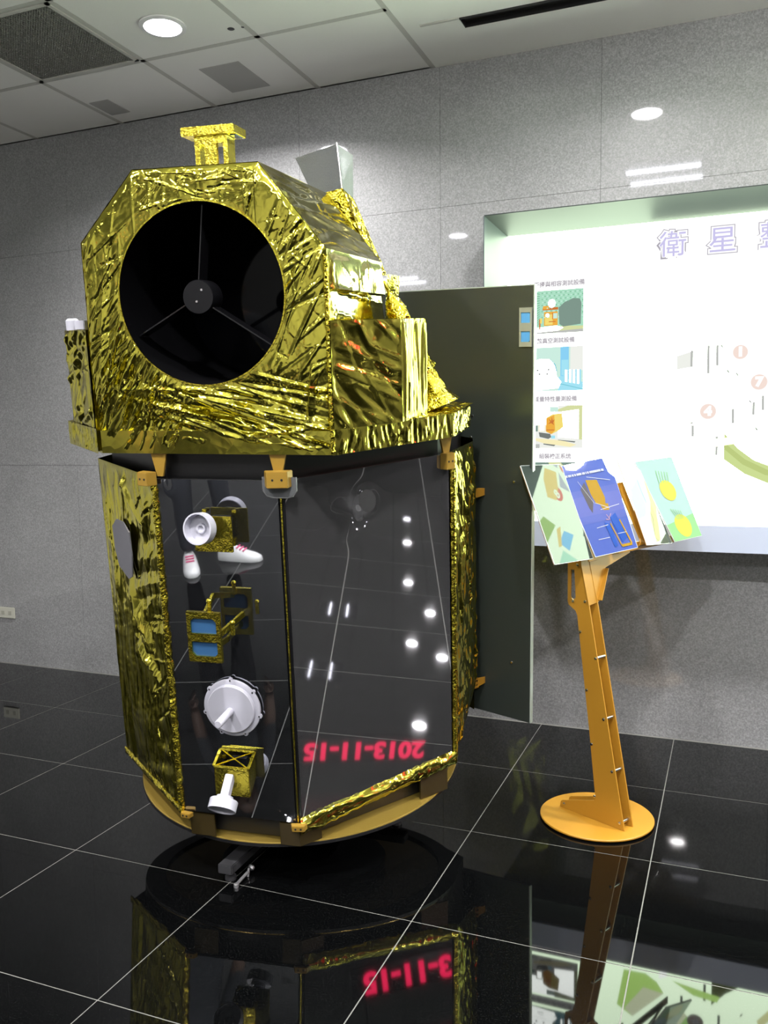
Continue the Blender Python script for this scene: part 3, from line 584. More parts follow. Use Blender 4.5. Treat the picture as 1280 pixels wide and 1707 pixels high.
# --- mounting blocks and deck brackets
def block(name, c, ang, wx, wy, wz, holes=True, m=OCHRE):
    ca, sa = math.cos(ang), math.sin(ang); d = np.array([ca, sa, 0]); nn = np.array([sa, -ca, 0]); c = np.array(c, float)
    q = [c+d*(-wx/2)+nn*0, c+d*(wx/2)+nn*0, c+d*(wx/2*0.72)+nn*wy, c+d*(-wx/2*0.72)+nn*wy]
    k = MB(); k.prism([tuple(p_-np.array([0, 0, wz/2])) for p_ in q], (0, 0, wz)); o = S(name, k, m, bevel=0.0015)
    if holes:
        for s in (-wx*0.16, wx*0.16):
            k = MB(); f_ = c+nn*(wy+0.0006)+d*s; k.lathe(f_, -nn, [(0.0032, 0), (0.0032, 0.0012)], 12); S('screw_hole', k, BLACK, o)
    return o
block('mounting_block', (0.184, -0.003, 1.044), 0.2, 0.078, 0.03, 0.045)
block('mounting_block', (-0.200, -0.003, 1.040), -0.35, 0.055, 0.03, 0.038)
block('mounting_block', (0.572, 0.418, 1.030), 0.83, 0.045, 0.025, 0.05)
block('mounting_block', (0.19, -0.004, -0.004), 0.15, 0.05, 0.02, 0.018)
block('mounting_block', (-0.17, -0.004, -0.004), -0.1, 0.04, 0.018, 0.015)
k = MB(); k.prism([(0.186+q[0], -0.0025, 1.028+q[1]) for q in [(-0.048, 0.02), (-0.048, -0.018), (-0.038, -0.032), (-0.022, -0.037), (0.022, -0.037), (0.038, -0.032), (0.048, -0.018), (0.048, 0.02)]], (0, -0.003, 0)); cp = S('clear_plate', k, mat('pale_clear_plate', (0.10, 0.105, 0.11), 0.1))
k = MB()
for a, b in [((-0.048, 0.02), (-0.048, -0.018)), ((-0.048, -0.018), (-0.038, -0.032)), ((-0.038, -0.032), (-0.022, -0.037)), ((-0.022, -0.037), (0.022, -0.037)), ((0.022, -0.037), (0.038, -0.032)), ((0.038, -0.032), (0.048, -0.018)), ((0.048, -0.018), (0.048, 0.02))]: k.bar((0.186+a[0], -0.004, 1.028+a[1]), (0.186+b[0], -0.004, 1.028+b[1]), (0, 1, 0), 0.004, 0.003)
S('plate_rim', k, STEEL, cp)
def vbracket(x, y, ang):
    d = np.array([math.cos(ang), math.sin(ang), 0]); c = np.array([x, y, 0]); n_ = np.array([math.sin(ang), -math.cos(ang), 0])*0.008
    k = MB(); P_ = [c-d*0.024+[0, 0, 1.112], c+d*0.024+[0, 0, 1.112], c+d*0.009+[0, 0, 1.045], c-d*0.009+[0, 0, 1.045]]
    k.prism([tuple(q) for q in P_], tuple(n_)); S('support_bracket', k, OCHRE)
vbracket(0.184, 0.004, 0.0); vbracket(-0.168, 0.004, 0.0); vbracket(0.568, 0.425, 0.83)
for (x, y), an in (((0.187, 0.0), 0.0), ((-0.187, 0.0), 0.0)):
    k = MB(); k.box((x-0.062, 0.004, -0.079), (x-0.001, 0.012, -0.006) if x > 0 else (x+0.10, 0.012, -0.006)) if x > 0 else k.box((x+0.02, 0.004, -0.079), (x+0.10, 0.012, -0.006))
    if x > 0: k.prism([(x, 0.004, -0.079), (x+dV[0]*0.075, 0.004+dV[1]*0.075, -0.079), (x+dV[0]*0.075-0.006, 0.010+dV[1]*0.075, -0.079), (x-0.002, 0.012, -0.079)], (0, 0, 0.07))
    S('corner_plate', k, mat('brown_gold_plate', (0.05, 0.035, 0.01), 0.3, 0.4))
k = MB(); c0 = np.array([0.586, 0.433, -0.079]); k.prism([tuple(c0-np.array([*dV, 0])*0.14), tuple(c0-np.array([*dV, 0])*0.03), tuple(c0-np.array([*dV, 0])*0.03+[-0.006, 0.006, 0]), tuple(c0-np.array([*dV, 0])*0.14+[-0.006, 0.006, 0])], (0, 0, 0.09)); S('corner_plate', k, MATS['brown_gold_plate'])  # block at this corner stands in for a dark reflection

# --- foil deck
DK = [(-0.345, -0.02), (0.345, -0.02), (0.606, 0.37), (0.62, 0.62), (0.42, 0.95), (-0.42, 0.95), (-0.62, 0.62), (-0.565, 0.18)]
Z0, Z1 = 1.11, 1.18
di = inset(DK, 0.012)
k = MB(); k.loft([[(x, y, Z0) for x, y in di], [(x, y, Z1-0.006) for x, y in di]]); deck = S('deck_plate', k, FOILS)
def hrim(seed, a=0.0045):
    def f(X, Y):
        rg = np.random.RandomState(seed); segs = rseg(rg, 60, 0, X.max(), 0, 0.07, math.pi/2, 0.45, 0.02, 0.06, 0.003, 0.012, a); return ridges(X, Y, segs)+crumple(X, Y, rg, 18, a*0.6)
    return f
for i in range(1, 8):
    a, b = DK[i], DK[(i+1) % 8]
    if i == 0: continue
    ln = math.dist(a, b); k = sheet([(*a, Z0), (*b, Z0), (*b, Z1), (*a, Z1)], max(12, int(ln/0.005)), 16, hrim(30+i), 0.006)
    S('foil_rim', k, FOILV, deck, smooth=60)
def htop(X, Y):
    rg = np.random.RandomState(41); return crumple(X, Y, rg, 12, 0.010)+ridges(X, Y, rseg(rg, 30, 0, 1.2, 0, 1, 0.5, 1.0, 0.05, 0.2, 0.01, 0.03, 0.006))
k = sheet([(0.345, -0.015, Z1), (0.606, 0.37, Z1), (0.62, 0.70, Z1), (0.345, 0.90, Z1)], 60, 90, htop, 0.02); S('foil_top', k, FOILF, deck, smooth=60)
k = sheet([(-0.563, 0.182, Z1), (-0.345, -0.015, Z1), (-0.345, 0.90, Z1), (-0.62, 0.70, Z1)], 40, 60, htop, 0.02); S('foil_top', k, FOILF, deck, smooth=60)

# --- telescope housing
HC = np.array([0.0, 1.533]); HR = 0.2345
OUT = [(-0.350, Z0), (0.345, Z0), (0.348, 1.635), (0.178, 1.852), (-0.172, 1.855), (-0.341, 1.68)]
def perim(n):
    P_ = np.array(OUT+[OUT[0]]); segl = np.linalg.norm(np.diff(P_, axis=0), axis=1); cum = np.concatenate([[0], np.cumsum(segl)]); res = []
    for t_ in np.linspace(0, cum[-1], n, endpoint=False):
        i = min(np.searchsorted(cum, t_, 'right')-1, len(segl)-1); f = (t_-cum[i])/segl[i]; res.append(P_[i]*(1-f)+P_[i+1]*f)
    return np.array(res)
NP_, NR_ = 720, 84
pe = perim(NP_)
angs = np.unwrap(np.arctan2(pe[:, 1]-HC[1], pe[:, 0]-HC[0]))
ci = np.stack([HC[0]+HR*np.cos(angs), HC[1]+HR*np.sin(angs)], 1)
T_ = np.linspace(0, 1, NR_+1)[:, None, None]
Q = ci[None]*(1-T_)+pe[None]*T_
X, Z = Q[..., 0], Q[..., 1]
rg = np.random.RandomState(21)
segs = []
for x in (-0.30, -0.265, -0.225, -0.175, -0.125, -0.085, -0.04, 0.012, 0.075, 0.14, 0.17): segs.append((x, 1.77 if abs(x) < 0.18 else 1.63, math.pi/2+rg.uniform(-0.06, 0.06), rg.uniform(0.06, 0.10), 0.0035, 0.003, 0.0028))
segs += rseg(rg, 70, -0.34, -0.10, 1.12, 1.40, 1.05, 0.22, 0.06, 0.22, 0.004, 0.014, 0.006)          # fan at lower left
segs += rseg(rg, 46, -0.12, 0.34, 1.12, 1.30, -0.22, 0.22, 0.06, 0.26, 0.004, 0.018, 0.008)          # long folds at lower right
segs += rseg(rg, 40, 0.18, 0.34, 1.25, 1.72, 0.8, 0.45, 0.04, 0.16, 0.004, 0.014, 0.0045)            # right fan
segs += rseg(rg, 30, -0.34, -0.22, 1.35, 1.68, 0.9, 0.5, 0.04, 0.14, 0.004, 0.012, 0.004)
segs += rseg(rg, 50, -0.17, 0.17, 1.76, 1.85, 0.3, 1.2, 0.02, 0.06, 0.003, 0.008, 0.0025)
segs += rseg(rg, 90, -0.34, 0.34, 1.12, 1.84, 0.6, 1.5, 0.01, 0.05, 0.003, 0.008, 0.0022)
segs += [(0.12, 1.235, -0.20, 0.24, 0.012, 0.03, 0.016), (0.02, 1.21, -0.28, 0.16, 0.008, 0.03, 0.014), (0.2, 1.17, 0.12, 0.14, 0.012, 0.010, 0.010), (-0.25, 1.3, 1.15, 0.2, 0.008, 0.025, 0.012), (-0.2, 1.22, 0.95, 0.16, 0.006, 0.02, 0.012), (0.29, 1.27, 1.4, 0.09, 0.008, 0.016, 0.014), (-0.3, 1.4, 1.45, 0.22, 0.006, 0.018, 0.010)]
h = ridges(X, Z, segs)
low = np.clip((1.42-Z)/0.15, 0, 1)
h += crumple(X, Z, rg, 7, 0.010)*(0.55+1.0*low)+crumple(X, Z, rg, 20, 0.0035)*(0.4+1.3*low)+crumple(X, Z, rg, 55, 0.0007)
Tt = np.broadcast_to(T_[..., 0], X.shape)
h *= np.clip(Tt/0.10, 0.0, 1)*np.clip((1-Tt)/0.04, 0.25, 1)
Yv = -0.02-np.clip(h, -0.008, 0.03)+0.010*Tt**12+np.minimum(0.13*np.clip(1.33-Z, 0, 1)**1.15, 0.011)
k = MB(); P3 = np.stack([X, Yv, Z], -1).reshape(-1, 3)
k.add(P3, [(r_*NP_+i, r_*NP_+(i+1) % NP_, (r_+1)*NP_+(i+1) % NP_, (r_+1)*NP_+i) for r_ in range(NR_) for i in range(NP_)])
S('foil_front', k, FOIL, smooth=50, label='crinkled gold foil face around the round telescope opening')
HB = 0.575
def hside(seed, n, an, da, a, cf=9, ca=0.004):
    def f(X, Y):
        rg = np.random.RandomState(seed); return ridges(X, Y, rseg(rg, n, 0, X.max(), 0, Y.max(), an, da, 0.06, 0.3, 0.006, 0.03, a))+crumple(X, Y, rg, cf, ca)
    return f
def hrside(X, Y):
    rg = np.random.RandomState(52); segs = [(0.3, 0.405, -0.06, 0.5, 0.012, 0.003, 0.008), (0.3, 0.335, -0.10, 0.45, 0.012, 0.003, 0.009), (0.3, 0.285, -0.05, 0.5, 0.010, 0.004, 0.008)]
    segs += rseg(rg, 40, 0, 0.05, 0, 0.52, 0.9, 0.8, 0.01, 0.05, 0.004, 0.012, 0.006)+rseg(rg, 20, 0.05, 0.6, 0.42, 0.52, 0.3, 1.2, 0.02, 0.08, 0.006, 0.02, 0.006)
    saw = np.where(Y > 0.42, (0.52-Y)*0.16, np.where(Y > 0.345, (0.42-Y)*0.14, np.where(Y > 0.29, (0.345-Y)*0.10, 0.0)))
    return ridges(X, Y, segs)*0.6+crumple(X, Y, rg, 5, 0.003)+saw
rm = {}
for nm, cs, hf, m, nu, nv in [('side', [(0.345, -0.012, 1.115), (0.345, HB, 1.115), (0.348, HB, 1.635), (0.348, -0.012, 1.635)], hrside, FOILS, 90, 90),
                   ('chamfer', [(0.348, -0.012, 1.635), (0.348, HB, 1.635), (0.178, HB, 1.852), (0.178, -0.012, 1.852)], hside(53, 46, 0.0, 0.16, 0.006), FOILS, 90, 60),
                   ('top', [(0.178, -0.012, 1.852), (0.178, HB, 1.852), (-0.172, HB, 1.855), (-0.172, -0.012, 1.855)], hside(54, 30, 0.2, 0.6, 0.006), FOIL, 60, 50),
                   ('chamfer', [(-0.172, -0.012, 1.855), (-0.172, HB, 1.855), (-0.341, HB, 1.68), (-0.341, -0.012, 1.68)], hside(55, 30, 0.2, 0.6, 0.008), FOIL, 60, 40),
                   ('side', [(-0.341, -0.012, 1.68), (-0.341, HB, 1.68), (-0.350, HB, 1.115), (-0.350, -0.012, 1.115)], hside(56, 40, 0.8, 0.8, 0.010), FOIL, 60, 60),
                   ('back', [(0.345, HB, 1.115), (-0.345, HB, 1.115), (-0.345, HB, 1.66), (0.345, HB, 1.64)], hside(57, 40, 0.8, 0.8, 0.010), FOIL, 40, 40)]:
    k = sheet(cs, nu, nv, hf, 0.02); S('foil_'+nm, k, m, smooth=60)
k = MB(); k.add([(0.348, HB, 1.635), (0.178, HB, 1.852), (-0.172, HB, 1.855), (-0.341, HB, 1.68), (-0.345, HB+0.001, 1.6), (0.345, HB+0.001, 1.6)], [(0, 1, 2, 3, 4, 5)]); S('foil_back', k, FOIL)
# rolled foil edge along the right front corner, bright
k = MB(); rg = np.random.RandomState(77); rings = []
for t_ in np.linspace(0, 1, 120):
    rings.append([(0.345+0.006*math.cos(q)*(1+0.6*(rg.rand()-0.5)), -0.016+0.006*math.sin(q)*(1+0.6*(rg.rand()-0.5)), 1.12+0.50*t_) for q in np.linspace(0, 2*math.pi, 8, endpoint=False)])
k.loft(rings); S('foil_edge', k, FOILF, smooth=60)
# telescope aperture: black tube, mirror, hub, spider vanes
TUBEB = mat('telescope_black', (0.0015, 0.0015, 0.002), 0.7, Specular_IOR_Level=0.05)
k = MB(); k.lathe((HC[0], -0.018, HC[1]), (0, 1, 0), [(HR+0.001, 0.0), (HR+0.001, 0.42)], 72, cap=False); tube = S('telescope_tube', k, TUBEB, smooth=60)
k = MB(); k.lathe((HC[0], 0.402, HC[1]), (0, -1, 0), [(HR, 0), (HR, 0.004)], 72); S('primary_mirror', k, mat('dark_optic', (0.002, 0.002, 0.003), 0.05, Specular_IOR_Level=0.12), tube)
k = MB(); k.lathe((HC[0], -0.0185, HC[1]), (0, -1, 0), [(HR+0.003, 0), (HR+0.003, 0.0035), (HR-0.001, 0.0035), (HR-0.001, 0)], 96, cap=False); S('opening_lip', k, GOLDP, tube, smooth=40)
k = MB(); k.lathe((-0.022, 0.012, HC[1]-0.004), (0, 1, 0), [(0.043, 0), (0.045, 0.004), (0.045, 0.06)], 40); hub = S('secondary_hub', k, mat('hub_black', (0.004, 0.004, 0.005), 0.35, Specular_IOR_Level=0.25), tube, smooth=40)
VANEM = mat('dark_vane', (0.006, 0.006, 0.007), 0.12, 0.1)
for an in (-38, 88, 205):
    a_ = math.radians(an); d = np.array([math.cos(a_), 0, math.sin(a_)]); c0 = np.array([-0.022, 0.045, HC[1]-0.004])
    p_ = np.array([-math.sin(a_), 0, math.cos(a_)])
    k = MB(); k.bar(c0+d*0.043, np.array([HC[0], 0.045, HC[1]])+d*(HR-0.004)+p_*0.004, p_, 0.0035, 0.05); S('spider_vane', k, VANEM, tube)
for (u, v) in [(0.012, 0.018), (-0.004, -0.012)]:
    k = MB(); k.lathe((-0.022+u, 0.0115, HC[1]-0.004+v), (0, -1, 0), [(0.004, 0), (0.003, 0.002)], 10); S('screw_head', k, STEEL, tube)

# --- mast on top
k = MB(); MYm = 0.10
MZ = -0.012
k.box((-0.042, MYm, 1.852), (-0.028, MYm+0.05, 1.936)); k.box((0.039, MYm, 1.852), (0.052, MYm+0.05, 1.936)); k.box((-0.014, MYm, 1.852), (0.020, MYm+0.012, 1.936)); k.box((-0.042, MYm-0.0008, 1.926), (0.052, MYm+0.0508, 1.9465))
mast = S('sensor_mast', k, GOLDP)
k = MB(); k.box((-0.075, MYm-0.012, 1.9465), (0.076, MYm+0.075, 1.969)); S('mast_plate', k, GOLDP, mast, bevel=0.0015)
k = MB(); k.box((0.056, MYm+0.01, 1.9445), (0.072, MYm+0.06, 1.9463)); S('sensor_window', k, BLUEW, mast)

# --- star tracker behind the housing
A, B_, Cc, D = (0.125, 0.60, 1.848), (0.220, 0.60, 1.868), (0.228, 0.70, 1.843), (0.12, 0.72, 1.83)
A2, B2, C2, D2 = (0.068, 0.60, 1.968), (0.208, 0.60, 2.0), (0.232, 0.70, 1.982), (0.06, 0.72, 1.955)
k = MB(); t_in = 0.003
for q in [(A, B_, B2, A2), (B_, Cc, C2, B2), (Cc, D, D2, C2), (D, A, A2, D2)]:
    q = [np.array(p_) for p_ in q]; n_ = np.cross(q[1]-q[0], q[3]-q[0]); n_ /= np.linalg.norm(n_); k.prism([tuple(p_) for p_ in q], tuple(-n_*t_in))
trk = S('star_tracker_baffle', k, GREYBAF, label='grey glittering open box baffle behind the housing')
k = MB(); k.bar(np.array(B_), np.array(B2)+[0, 0, 0.004], (1, 0, 0), 0.004, 0.004); S('baffle_edge', k, STEEL, trk)
k = sheet([(0.0, 0.597, 1.5), (0.335, 0.597, 1.55), (0.222, 0.597, 1.868), (0.115, 0.597, 1.85)], 40, 50, hside(61, 20, 0.5, 1.2, 0.004, 16, 0.003), 0.01); S('foil_shroud', k, FOILF, smooth=60)
k = sheet([(0.325, 0.597, 1.60), (0.335, 0.70, 1.60), (0.232, 0.70, 1.845), (0.222, 0.597, 1.868)], 40, 60, hside(62, 30, 1.2, 1.0, 0.006, 22, 0.006), 0.006); S('foil_shroud', k, FOILF, smooth=60)
k = sheet([(0.335, 0.70, 1.15), (0.0, 0.72, 1.15), (0.12, 0.72, 1.83), (0.232, 0.70, 1.845)], 20, 30, hside(63, 30, 1.2, 1.0, 0.006, 22, 0.006), 0.006); S('foil_shroud', k, FOILF, smooth=60)
k = sheet([(0.325, 0.597, 1.15), (0.335, 0.70, 1.15), (0.37, 0.74, 1.60), (0.36, 0.597, 1.60)], 20, 40, hside(64, 20, 1.2, 1.0, 0.006, 22, 0.006), 0.006); S('foil_shroud', k, FOILF, smooth=60)

# --- side equipment boxes
def foilbox(P4, z0, z1, seed, mats4, label):
    n = len(P4); root = None
    for i in range(n):
        a, b = P4[i], P4[(i+1) % n]; ln = math.dist(a, b)
        k = sheet([(*a, z0), (*b, z0), (*b, z1), (*a, z1)], max(10, int(ln/0.005)), 56, hside(seed+i, 26, *mats4[i][1:]), 0.012)
        o = S('equipment_box' if root is None else 'box_side', k, mats4[i][0], root, smooth=60)
        if root is None: root = o; o['label'] = label
    k = MB(); k.add([(x, y, z1) for x, y in P4], [tuple(range(n))]); S('box_lid', k, FOILF, root)
    return root
foilbox([(0.352, -0.018), (0.495, 0.168), (0.53, 0.36), (0.352, 0.36)], Z1-0.002, 1.458, 70, [(FOILS, -0.7, 0.5, 0.004), (FOILV, 1.57, 0.05, 0.007), (FOIL, 1, 1, 0.006), (FOIL, 1, 1, 0.006)], 'gold foil equipment box on the right of the telescope housing')
lbx = foilbox([(-0.528, 0.155), (-0.358, -0.004), (-0.358, 0.34), (-0.54, 0.36)], Z1-0.002, 1.452, 80, [(FOIL, 0.9, 0.9, 0.014), (FOIL, 1, 1, 0.006), (FOIL, 1, 1, 0.006), (FOIL, 1, 1, 0.010)], 'narrow crinkled gold foil box on the left of the telescope housing')
k = MB(); k.lathe((-0.492, 0.145, 1.452), (0, 0, 1), [(0.019, 0), (0.019, 0.028), (0.012, 0.034)], 20); S('white_cap', k, WHITE, lbx, smooth=40)
k = MB(); k.box((-0.468, 0.115, 1.452), (-0.435, 0.145, 1.479)); S('white_cap', k, WHITE, lbx, bevel=0.002)
# foil cone strut at the right
k = MB(); rg = np.random.RandomState(90); nz_ = rg.randn(14, 22); nz_ = (nz_+np.roll(nz_, 1, 1)*0.7); p0 = np.array([0.372, 0.50, 1.575]); p1_ = np.array([0.53, 0.50, 1.185]); rings = []
prof = [(0, 0.003), (0.05, 0.006), (0.09, 0.004), (0.12, 0.012), (0.16, 0.024), (0.24, 0.034), (0.36, 0.035), (0.5, 0.036), (0.68, 0.040), (0.80, 0.046), (0.90, 0.058), (1.0, 0.088)]
u_ = np.array([0.93, 0, 0.37]); v_ = np.array([0, 1., 0])
for t_ in np.linspace(0, 1, 110):
    q0 = t_*12.99; w0 = nz_[int(q0)]*(1-q0 % 1)+nz_[int(q0)+1 if int(q0) < 13 else 13]*(q0 % 1)
    r_ = np.interp(t_, [q[0] for q in prof], [q[1] for q in prof]); c_ = p0+(p1_-p0)*t_
    rings.append([c_+(u_*math.cos(q)+v_*math.sin(q))*r_*(1+0.09*w0[qi]+0.05*(rg.rand()-0.5)) for qi, q in enumerate(np.linspace(0, 2*math.pi, 22, endpoint=False))])
k.loft(rings); S('foil_strut', k, FOILF, smooth=70, label='gold foil cone strut behind the right equipment box')

# --- instruments on the front mirror panel
def horn(c_box, hx, hz, y_f, start, axis, ln, rcup, xtop=False):
    x, z = c_box; k = MB()
    if not xtop:
        k.box((x-hx, y_f, z-hz), (x+hx, y_f+0.008, z+hz))
    else:
        t1 = 0.009; zt, zb_ = z+hz, z+hz+0.026
        k.box((x-hx, y_f, z-hz), (x+hx, y_f+0.003, zt)); yb_ = -0.006
        k.prism([(x+hx-0.003, y_f+0.003, z-hz), (x+hx-0.003, y_f+0.003, zt), (x+hx-0.003, yb_, zb_), (x+hx-0.003, yb_, z-hz*0.2)], (0.003, 0, 0)); k.prism([(x-hx, y_f+0.003, z-hz), (x-hx, y_f+0.003, zt), (x-hx, yb_, zb_), (x-hx, yb_, z-hz*0.2)], (0.003, 0, 0))
        q4 = [np.array(q) for q in ((x-hx, y_f, zt), (x+hx, y_f, zt), (x+hx, yb_, zb_), (x-hx, yb_, zb_))]
        for a in range(4): k.bar(q4[a], q4[(a+1) % 4], (0, 0.3, 1), 0.006, 0.009)
        k.bar(q4[0], q4[2], (0, 0, 1), 0.004, 0.0045); k.bar(q4[1], q4[3], (0, 0, 1), 0.004, 0.0045)
    for s in (-1, 1): k.box((x+s*hx*0.6-0.008, -0.0101, z-hz*0.9), (x+s*hx*0.6+0.008, -0.0002, z-hz*0.5)); k.box((x+s*hx*0.8-0.006, -0.014, z+hz-0.001), (x+s*hx*0.8+0.006, -0.004, z+hz+0.009))
    br = S('horn_antenna', k, GOLDP, bevel=0.0012)
    k = MB(); k.box((x-hx+0.012, y_f+(0.0081 if not xtop else 0.014), z-hz+0.014), (x+hx-0.045, -0.030, z+hz-0.02)); S('electronics_case', k, BLACK, br)
    a = np.array(axis, float); a /= np.linalg.norm(a); s = np.array(start, float); e = s+a*ln
    k = MB(); k.bar(s-a*0.004, e, (1, 0, 0), 0.024, 0.024); S('stem', k, WHITE, br, bevel=0.0015)
    k = MB(); k.lathe(e, a, [(0.016, -0.012), (0.024, -0.010), (0.024, 0), (rcup-0.002, 0.0), (rcup, 0.002), (rcup, 0.030), (rcup-0.004, 0.030), (rcup-0.006, 0.006), (0.015, 0.006), (0.013, 0.012), (0.009, 0.012), (0.006, 0.006)], 40); S('horn_cup', k, WHITE, br, smooth=35)
    return br
h1 = horn((0.006, 0.896), 0.056, 0.050, -0.060, (-0.004, -0.060, 0.915), (-0.12, -1, 0.16), 0.030, 0.0435); h1['label'] = 'upper gold box horn with a white cup turned outward'
h2 = horn((0.010, 0.152), 0.054, 0.046, -0.060, (0.006, -0.060, 0.168), (0.0, -0.74, -0.68), 0.068, 0.041, True); h2['label'] = 'lower gold box horn with an X top and a white cup pointing down'
# sun sensor frame with two blue windows
x0, x1, z0, z1, yf = -0.064, 0.034, 0.545, 0.690, -0.118
k = MB()
wz = [(0.562, 0.604), (0.628, 0.672)]; wx0, wx1 = x0+0.011, x1-0.011
k.box((x0, yf, z0), (x1, yf+0.012, wz[0][0])); k.box((x0, yf, wz[0][1]), (x1, yf+0.012, wz[1][0])); k.box((x0, yf, wz[1][1]), (x1, yf+0.012, z1))
for a, b in wz: k.box((x0, yf, a), (wx0, yf+0.012, b)); k.box((wx1, yf, a), (x1, yf+0.012, b))
cz = 0.010
for zc, s in ((wz[0][0], 1), (wz[1][1], -1)):
    for xc, t_ in ((wx0, 1), (wx1, -1)): k.prism([(xc, yf, zc), (xc+t_*cz, yf, zc), (xc, yf, zc+s*cz)], (0, 0.012, 0))
ss = S('sun_sensor', k, GOLDP, label='gold plate with two blue windows on struts')
for a, b in wz:
    k = MB(); k.box((wx0-0.002, yf+0.006, a-0.002), (wx1+0.002, yf+0.010, b+0.002)); S('sensor_window', k, BLUEW, ss)
for (xa, za, xb, zb) in [(-0.02, 0.668, -0.035, 0.70), (0.028, 0.625, 0.055, 0.65), (0.0, 0.58, 0.0, 0.57)]:
    k = MB(); k.bar((xa, yf+0.012, za), (xb, -0.001, zb), (0, 0, 1), 0.016, 0.008); S('strut', k, GOLDP, ss)
for (xa, ya, za) in [(-0.008, -0.085, 0.712), (0.060, -0.09, 0.655)]:
    k = MB(); k.lathe((xa, ya, za-0.008), (0, 0, 1), [(0.003, 0), (0.007, 0.003), (0.008, 0.008), (0.007, 0.013), (0.003, 0.016)], 14); k.tube((xa, ya, za-0.035), (xa, ya, za-0.006), 0.006); S('ball_stud', k, GOLDP, ss, smooth=50)
# white disc antenna
cx, cz_ = 0.005, 0.362
k = MB(); k.lathe((cx, -0.006, cz_), (0, -1, 0), [(0.082, 0), (0.088, 0.001), (0.088, 0.007), (0.084, 0.009), (0.074, 0.009), (0.073, 0.018), (0.071, 0.020), (0.012, 0.021)], 64)
for q in range(7):
    a_ = math.radians(90+q*360/7); k.lathe((cx+0.087*math.cos(a_), -0.007, cz_+0.087*math.sin(a_)), (0, -1, 0), [(0.007, 0), (0.007, 0.006)], 12)
dsc = S('disc_antenna', k, WHITE, smooth=35, label='white round antenna dish with a stalk')
k = MB(); k.lathe((cx, -0.026, cz_-0.004), (0, -1, 0), [(0.0115, 0), (0.0115, 0.085), (0.010, 0.088)], 20); S('stalk', k, WHITE, dsc, smooth=40)
for q in range(7):
    a_ = math.radians(90+q*360/7); k = MB(); k.lathe((cx+0.086*math.cos(a_), -0.013, cz_+0.086*math.sin(a_)), (0, -1, 0), [(0.003, 0), (0.0025, 0.003)], 10); S('screw_head', k, STEEL, dsc)
# mirrored-film scratches are left to the film itself

# --- solar panel wing
pd = np.array([-0.9213, 0.3886, 0]); pd /= np.linalg.norm(pd); pn = np.array([pd[1], -pd[0], 0]); pn = pn if pn[1] > 0 else -pn
PR = np.array([0.808, 0.80, 0.0]); PL = PR+pd*0.74
k = MB(); k.prism([tuple(PR+[0, 0, -0.008]), tuple(PL+[0, 0, -0.008]), tuple(PL+[0, 0, 1.557]), tuple(PR+[0, 0, 1.557])], tuple(pn*0.016))
sp = S('solar_panel', k, PANELB, label='tall black solar panel wing standing behind the body')
k = MB(); k.prism([tuple(PR-pd*0.004+[0, 0, -0.008]), tuple(PR-pd*0.0002+[0, 0, -0.008]), tuple(PR-pd*0.0002+[0, 0, 1.560]), tuple(PR-pd*0.004+[0, 0, 1.560])], tuple(pn*0.016)); S('panel_edge', k, ALU, sp)
k = MB(); k.prism([tuple(PR+[0, 0, 1.5572]), tuple(PL+[0, 0, 1.5572]), tuple(PL+[0, 0, 1.560]), tuple(PR+[0, 0, 1.560])], tuple(pn*0.016)); S('panel_edge', k, ALU, sp)
def onpanel(x, z, f=0.0):
    t_ = (x-PR[0])/pd[0]; return PR+pd*t_+np.array([0, 0, z])-pn*f
for x, z in [(0.589, 1.116), (0.584, 1.038), (0.745, 0.891), (0.739, 0.214)]:
    k = MB(); k.lathe(onpanel(x, z), -pn, [(0.0055, 0), (0.0045, 0.003)], 12); S('screw_head', k, STEEL, sp)
# reflection of a plate with two blue windows, built as a solid part
k = MB(); xa, xb, za, zb = 0.762, 0.805, 1.357, 1.486
wl, wr = 0.768, 0.799
for q in [(xa, za, xb, 1.373), (xa, 1.408, xb, 1.436), (xa, 1.470, xb, zb), (xa, 1.373, wl, 1.408), (wr, 1.373, xb, 1.408), (xa, 1.436, wl, 1.470), (wr, 1.436, xb, 1.470)]:
    k.prism([tuple(onpanel(q[0], q[1])), tuple(onpanel(q[2], q[1])), tuple(onpanel(q[2], q[3])), tuple(onpanel(q[0], q[3]))], tuple(-pn*0.006))
pl = S('plate_reflection', k, mat('grey_green_metal', (0.42, 0.45, 0.40), 0.35, 0.5), label='reflection of a small grey plate with two blue windows at the panel edge, built solid')
for a, b in [(1.373, 1.408), (1.436, 1.470)]:
    c = 0.006; lo2 = a < 1.4
    pts = [onpanel(wl, a, 0.002), onpanel(wr-(c if lo2 else 0), a, 0.002), onpanel(wr, a+(c if lo2 else 0), 0.002), onpanel(wr, b-(0 if lo2 else c), 0.002), onpanel(wr-(0 if lo2 else c), b, 0.002), onpanel(wl, b, 0.002)]
    k = MB(); k.prism([tuple(q) for q in pts], tuple(-pn*0.001)); S('sensor_window', k, mat('bright_blue_window', (0.12, 0.42, 0.75), 0.15), pl)
